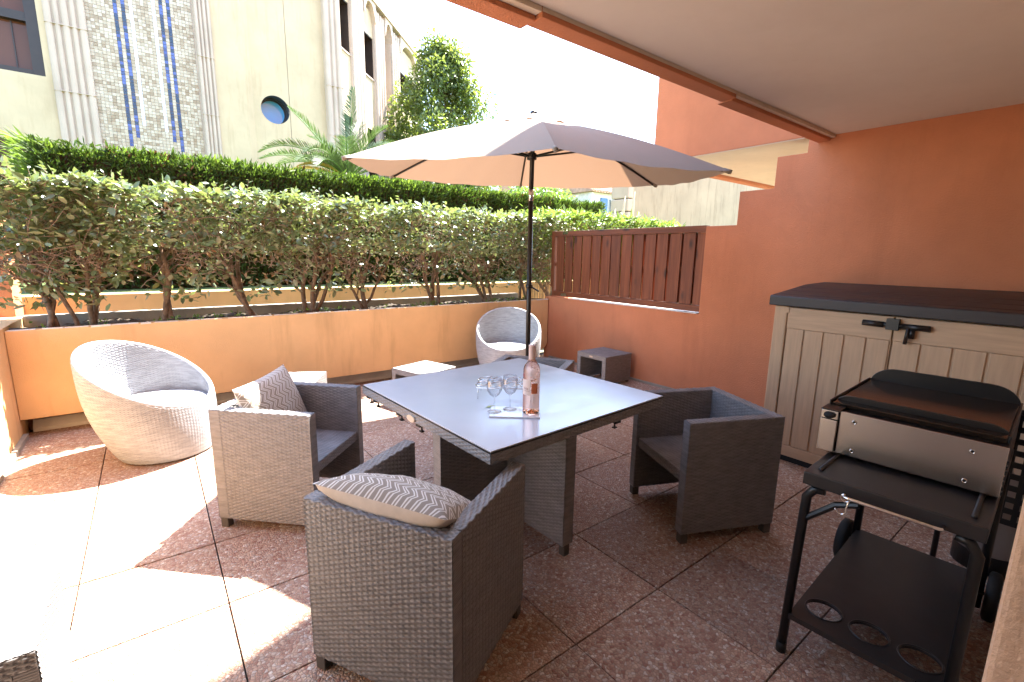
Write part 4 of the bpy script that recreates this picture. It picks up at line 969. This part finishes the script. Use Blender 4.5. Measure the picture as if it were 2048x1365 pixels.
# ------------------------------------------------------------------ storage box
SX, SY0, SY1 = 3.48, .10, 1.49
sb = thing('storage_box', 'large beige resin garden storage box with double doors and dark sloping lid', 'storage box', (3.9, .8, 0))
def sp(name, lo, hi, mat, bev=.006, parent=sb): return MB().box(lo, hi).build(name, mat, sb, world=True, bevel=bev)
sp('body', (SX + .02, SY0, .045), (4.32, SY1 - .005, 1.10), 'resin_beige'); sp('base', (SX + .012, SY0, .0), (4.30, SY1 - .01, .044), 'rubber', .003)
sp('corner_post', (SX - .004, SY1 - .085, .045), (SX + .06, SY1, 1.105), 'resin_beige', .010)
YM = .809
def door(y0, y1, split):
    d_ = MB().box((SX + .004, y0, .125), (SX + .0195, y1, .955)).build('door', 'resin_beige', sb, world=True)
    def dp(name, lo, hi, mat): m = MB().box(lo, hi).build(name, mat, bevel=.004); m.parent = d_; return m
    dp('top_rail', (SX - .008, y0, .956), (SX + .0195, y1, 1.098), 'resin_beige_h'); dp('bottom_rail', (SX - .008, y0, .046), (SX + .0195, y1, .124), 'resin_beige_h')
    n = 5; w_ = (y1 - y0) / n
    for i in range(n): dp('plank', (SX - .006, y0 + i * w_ + .0065, .126), (SX + .0038, y0 + (i + 1) * w_ - .0065, .954), 'resin_beige')
door(YM + .004, SY1 - .092, 0); door(SY0 + .02, YM - .004, 1)
for z in (.30, 1.06): sp('hinge', (SX - .014, SY1 - .10, z), (SX - .005, SY1 - .074, z + .04), 'resin_beige', .003)
LX = SX - .045
lid = MB().prism([(LX, 1.108), (4.36, 1.108), (4.36, 1.245), (4.0, 1.235), (LX + .01, 1.176), (LX, 1.168)], 1, SY0 - .03, SY1 + .025).build('lid', 'resin_lid', sb, world=True, bevel=.006)
for i in range(5):
    x0 = LX + .07 + i * .16; dx = .08
    def lz(x): return 1.176 + (x - LX - .01) / (4.0 - LX - .01) * .059
    if x0 + dx < 4.0:
        m = MB(); m.add([(x0, SY0, lz(x0) + .0006), (x0 + dx, SY0, lz(x0 + dx) + .0006), (x0 + dx, SY1, lz(x0 + dx) + .0006), (x0, SY1, lz(x0) + .0006), (x0 + .01, SY0 + .02, lz(x0) + .005), (x0 + dx - .01, SY0 + .02, lz(x0 + dx) + .004), (x0 + dx - .01, SY1 - .02, lz(x0 + dx) + .004), (x0 + .01, SY1 - .02, lz(x0) + .005)], [(4, 5, 6, 7), (0, 1, 5, 4), (1, 2, 6, 5), (2, 3, 7, 6), (3, 0, 4, 7)]); q = m.build('lid_board', 'resin_lid'); q.parent = lid
ltc = thing_part('latch', sb); ltc.location = -Vector(base_of[sb.name])
lz_ = 1.048; lx_ = SX - .026
for nm, mb in (('bar', MB().tube([(lx_, YM + .145, lz_ + .002), (lx_, YM - .165, lz_)], .0135, 12)), ('end_grip', MB().tube([(lx_, YM + .15, lz_ + .002), (lx_, YM + .045, lz_)], .0175, 12)), ('end_grip', MB().tube([(lx_, YM - .05, lz_), (lx_, YM - .17, lz_)], .0175, 12)),
               ('bracket', MB().box((lx_ - .02, YM - .03, lz_ - .025), (SX - .009, YM + .03, lz_ + .04))), ('lever', MB().tube([(lx_ - .008, YM - .075, lz_), (lx_ - .012, YM - .07, lz_ - .10)], .010, 10)), ('padlock_plate', MB().box((lx_ - .012, YM - .105, lz_ - .065), (lx_ + .006, YM - .078, lz_ - .01)))):
    mb.build(nm, 'black_metal', ltc, smooth=nm != 'bracket')

# ------------------------------------------------------------------ griddle on its trolley
GR = math.radians(3.0)
tr_ = thing('griddle_trolley', 'black metal barbecue trolley with a lower shelf pierced by three holes', 'trolley', (2.155, .375, 0), GR)
hx, hy = .435, .225; TZ2 = .67
for sx, sy, spl in ((-1, 1, .012), (-1, -1, 0), (1, 1, 0), (1, -1, 0)):
    bx_, by_ = sx * (hx - .025), sy * (hy - .012)
    path = [(bx_, by_ - sy * .05, TZ2 - .012), (bx_, by_ - sy * .02, TZ2 - .018), (bx_, by_, TZ2 - .05), (bx_ - spl, by_ + spl, .03)]
    MB().tube(path, .0155, 12).build('leg', 'black_metal', tr_, smooth=True)
    if sx < 0: MB().tube([(bx_ - spl, by_ + spl, .0), (bx_ - spl, by_ + spl, .04)], .0172, 12).build('leg_cap', 'rubber', tr_, smooth=True)
tray = MB().box((-hx, -hy, TZ2), (hx, hy, TZ2 + .045)).build('tray', 'charcoal_metal', tr_, bevel=.004)
for q in (-1, 1): m = MB().tube([(-hx + .05, q * (hy - .035), TZ2 + .0475), (hx - .05, q * (hy - .035), TZ2 + .0475)], .007, 8).build('rail', 'charcoal_metal', tray, smooth=True)
MB().tube([(-hx + .02, hy - .16, TZ2 - .02), (-hx + .022, hy - .10, TZ2 - .045), (-hx + .024, hy - .018, TZ2 - .13)], .011, 8).build('brace', 'black_metal', tr_)
hb = MB().tube([(-hx, hy - .12, TZ2 + .012), (-hx - .028, hy - .122, TZ2 + .012), (-hx - .030, hy - .14, TZ2 + .012), (-hx - .030, -hy + .11, TZ2 + .012), (-hx - .028, -hy + .09, TZ2 + .012), (-hx, -hy + .088, TZ2 + .012)], .0055, 10).build('towel_bar', 'chrome', tr_, smooth=True)
hk = [(-hx - .030, hy - .135, TZ2 + .020)] ; a = np.linspace(PI / 2, -PI * .9, 12); hk = [(-hx - .034, hy - .132 + .012 * math.cos(t), TZ2 + .012 + .012 * math.sin(t)) for t in a] + [(-hx - .036, hy - .138, TZ2 - .02)] + [(-hx - .037, hy - .125 + .014 * math.cos(t), TZ2 - .03 + .014 * math.sin(t)) for t in np.linspace(PI, 2 * PI, 9)]
MB().tube(hk, .0026, 7).build('hook', 'chrome', tr_, smooth=True)
# lower shelf with three round holes near the front
shz = .170; sx0, sx1, sy0, sy1 = -hx + .0, hx - .02, -hy + .012, hy - .012
shm = MB(); holes = [(-hx + .115, y) for y in (.135, .0, -.135)]; hr = .056; q = .0675
def cell(x0, x1, y0, y1, hole=None):
    for z, fl_ in ((shz, 0), (shz - .012, 1)):
        if hole is None: shm.add([(x0, y0, z), (x1, y0, z), (x1, y1, z), (x0, y1, z)], [(0, 1, 2, 3)])
        else:
            n = 32; cx_, cy_ = hole; an = [2 * PI * (i + .5) / n - PI for i in range(n)]; out = []
            for t in an:
                c_, s_ = math.cos(t), math.sin(t); tt = min(((x1 if c_ > 0 else x0) - cx_) / c_, ((y1 if s_ > 0 else y0) - cy_) / s_); out.append([cx_ + tt * c_, cy_ + tt * s_, z])
            for cxr, cyr in ((x0, y0), (x1, y0), (x1, y1), (x0, y1)):
                k = min(range(n), key=lambda i: (math.cos(an[i]) - (cxr - cx_) / math.hypot(cxr - cx_, cyr - cy_)) ** 2 + (math.sin(an[i]) - (cyr - cy_) / math.hypot(cxr - cx_, cyr - cy_)) ** 2); out[k] = [cxr, cyr, z]
            inn = [[cx_ + hr * math.cos(t), cy_ + hr * math.sin(t), z] for t in an]
            shm.add(out + inn, [(i, (i + 1) % n, n + (i + 1) % n, n + i) for i in range(n)])
            if not fl_: shm.add(inn + [[p[0], p[1], shz - .012] for p in inn], [(i, (i + 1) % n, n + (i + 1) % n, n + i) for i in range(n)])
hx0, hx1 = -hx + .115 - q, -hx + .115 + q
cell(sx0, hx0, sy0, sy1); cell(hx1, sx1, sy0, sy1)
ys = [sy0, -.0675, .0675, sy1]
for i, (hxp, hyp) in enumerate(reversed(holes)): cell(hx0, hx1, ys[i], ys[i + 1], (hxp, hyp))
shm.add([(sx0, sy0, shz - .02), (sx0, sy1, shz - .02), (sx0, sy1, shz), (sx0, sy0, shz), (sx1, sy0, shz - .02), (sx1, sy1, shz - .02), (sx1, sy1, shz), (sx1, sy0, shz)], [(0, 1, 2, 3), (5, 4, 7, 6), (4, 0, 3, 7), (1, 5, 6, 2)])
sh_ = shm.build('lower_shelf', 'charcoal_metal', tr_)
for hxp, hyp in holes:
    a = np.linspace(0, 2 * PI, 30, endpoint=False); m = MB().tube(np.stack([hxp + hr * np.cos(a), hyp + hr * np.sin(a), np.full(30, shz + .001)], 1), .003, 6, closed=True).build('hole_rim', 'charcoal_metal', sh_, smooth=True)
for sy in (1, -1):
    wy = sy * (hy + .028); pr = [(.03, -.021), (.085, -.021), (.098, -.014), (.10, 0), (.098, .014), (.085, .021), (.03, .021)]
    me = MB().lathe(pr, 32).mesh('wheel', smooth=True); me.transform(Matrix.Translation((hx - .035, wy, .10)) @ Matrix.Rotation(PI / 2, 4, 'X')); wh = obj('wheel', me, 'rubber', tr_)
    me = MB().lathe([(.001, -.012), (.03, -.014), (.031, 0), (.03, .014), (.001, .012)], 20).mesh('hub', smooth=True); me.transform(Matrix.Translation((hx - .035, wy, .10)) @ Matrix.Rotation(PI / 2, 4, 'X')); obj('hub', me, 'charcoal_metal', wh)
MB().tube([(hx - .035, -hy - .03, .10), (hx - .035, hy + .03, .10)], .007, 8).build('axle', 'black_metal', tr_)
# griddle
gr = thing('griddle', 'stainless steel fronted gas griddle with black rounded splash guards, on the trolley', 'griddle', (2.165, .395, TZ2 + .045), GR)
gz0, gz1 = .014, .172; gx0, gx1, gy0, gy1 = -.215, .395, -.245, .235
MB().box((gx0 + .004, gy0 + .002, gz0), (gx1, gy1 - .002, gz1 - .006)).build('body', 'black_metal', gr, bevel=.004)
fp = MB().box((gx0 - .004, gy0, gz0), (gx0 + .003, gy1 - .055, gz1)).build('front_panel', 'steel', gr, bevel=.002)
for yy, zz in ((gy1 - .10, gz1 - .030), (gy1 - .105, gz0 + .022), (gy0 + .075, gz1 - .035), (gy0 + .08, gz0 + .025)):
    me = MB().lathe([(.0065, 0), (.0075, .003), (.005, .0035), (.0035, .001), (.001, .001)], 16).mesh('rivet', smooth=True); me.transform(Matrix.Translation((gx0 - .0042, yy, zz)) @ Matrix.Rotation(-PI / 2, 4, 'Y')); m = obj('rivet', me, 'chrome', fp)
    me = MB().lathe([(.001, .0037), (.0034, .0037)], 12).mesh('rivet_hole'); me.transform(Matrix.Translation((gx0 - .0042, yy, zz)) @ Matrix.Rotation(-PI / 2, 4, 'Y')); obj('rivet_hole', me, 'rubber', fp)
cb = MB().box((gx0 - .022, gy1 - .053, gz0 + .004), (gx0 + .05, gy1, gz1 - .035)).build('control_box', 'steel', gr, bevel=.002)
MB().box((gx0 - .018, gy1 - .053, gz1 - .033), (gx0 + .05, gy1, gz1 - .002)).build('control_face', 'steel', gr, bevel=.002)
MB().box((gx0 - .02, gy1 - .055, gz1 - .0015), (gx0 + .12, gy1 + .001, gz1 + .003)).build('control_cover', 'black_metal', gr)
kb = MB(); kb.lathe([(.001, .013), (.017, .011), (.019, 0)], 24); me = kb.mesh('knob', smooth=True); me.transform(Matrix.Translation((gx0 - .0185, gy1 - .027, gz1 - .018)) @ Matrix.Rotation(-PI / 2, 4, 'Y') @ Matrix.Scale(.62, 4, (1, 0, 0))); obj('knob', me, 'rubber', gr)
MB().box((gx0 + .06, gy0 + .01, gz1 - .0055), (gx1 - .01, gy1 - .008, gz1 + .012)).build('plate', 'enamel_plate', gr, bevel=.003)
def guard(x, h, ry, name):
    q = np.linspace(0, PI / 2, 9); a0, a1 = gy0 + .006, gy1 - .006
    pr = [(a0, gz1 - .004)] + [(a0 + ry * (1 - math.cos(t)), gz1 + h * math.sin(t)) for t in q] + [(a1 - ry * (1 - math.cos(t)), gz1 + h * math.sin(t)) for t in q[::-1]] + [(a1, gz1 - .004)]
    return MB().prism(pr, 0, x, x + .012).build(name, 'black_metal', gr, bevel=.0015)
guard(-.10, .032, .05, 'front_guard'); guard(gx1 - .014, .072, .09, 'rear_guard')
MB().box((gx0 + .055, gy1 - .008, gz1 - .003), (gx1 - .016, gy1 - .002, gz1 + .020)).build('side_guard', 'black_metal', gr, bevel=.002); MB().box((gx0 + .055, gy0 + .002, gz1 - .003), (gx1 - .016, gy0 + .008, gz1 + .020)).build('side_guard', 'black_metal', gr, bevel=.002)
for x in (gx0 + .05, gx1 - .05):
    for y in (gy0 + .06, gy1 - .06): MB().tube([(x, y, 0), (x, y, gz0 + .002)], .014, 12).build('foot', 'rubber', gr, smooth=True)
for i in range(7): MB().box((gx0 - .0025, gy0 - .0035, gz0 + .008 + i * .0165), (gx0 + .001, gy0 - .0002, gz0 + .018 + i * .0165)).build('side_slot', 'rubber', gr)
# gas bottle and folded perforated chair in the corner by the pier
gb = thing('gas_bottle', 'grey gas bottle standing on the floor behind the griddle trolley', 'gas bottle', (3.05, .22, 0))
MB().lathe([(.001, .0), (.12, 0), (.12, .09), (.122, .095)], 32).build('base_ring', 'black_metal', gb, smooth=True)
MB().lathe([(.122, .095), (.13, .12), (.13, .36), (.115, .41), (.07, .44), (.03, .48), (.03, .53), (.001, .53)], 32).build('shell', 'gas_bottle_paint', gb, smooth=True)
fc = thing('folded_chair', 'folded black perforated metal chair leaning beside the griddle', 'folding chair', (2.735, .225, 0), math.radians(90))
pm_ = MB(); nx, nz = 6, 9; x0, z0, dx, dz = -.126, .36, .042, .050
pf = MB()
for i in range(nx + 1): pf.obox((x0 + i * dx, 0, z0 + nz * dz / 2), (.009, 0, 0), (0, .003, 0), (0, 0, nz * dz / 2))
for j in range(nz + 1): pf.obox((x0 + nx * dx / 2, .0005, z0 + j * dz), (nx * dx / 2, 0, 0), (0, .003, 0), (0, 0, .012))
pf.build('perforated_panel', 'black_metal', fc)
for s in (-.135, .135): MB().tube([(s, -.012, .0), (s, -.012, .84)], .011, 10).build('frame_tube', 'black_metal', fc, smooth=True)
MB().tube([(-.135, -.012, .83), (.135, -.012, .83)], .011, 10).build('frame_tube', 'black_metal', fc, smooth=True)
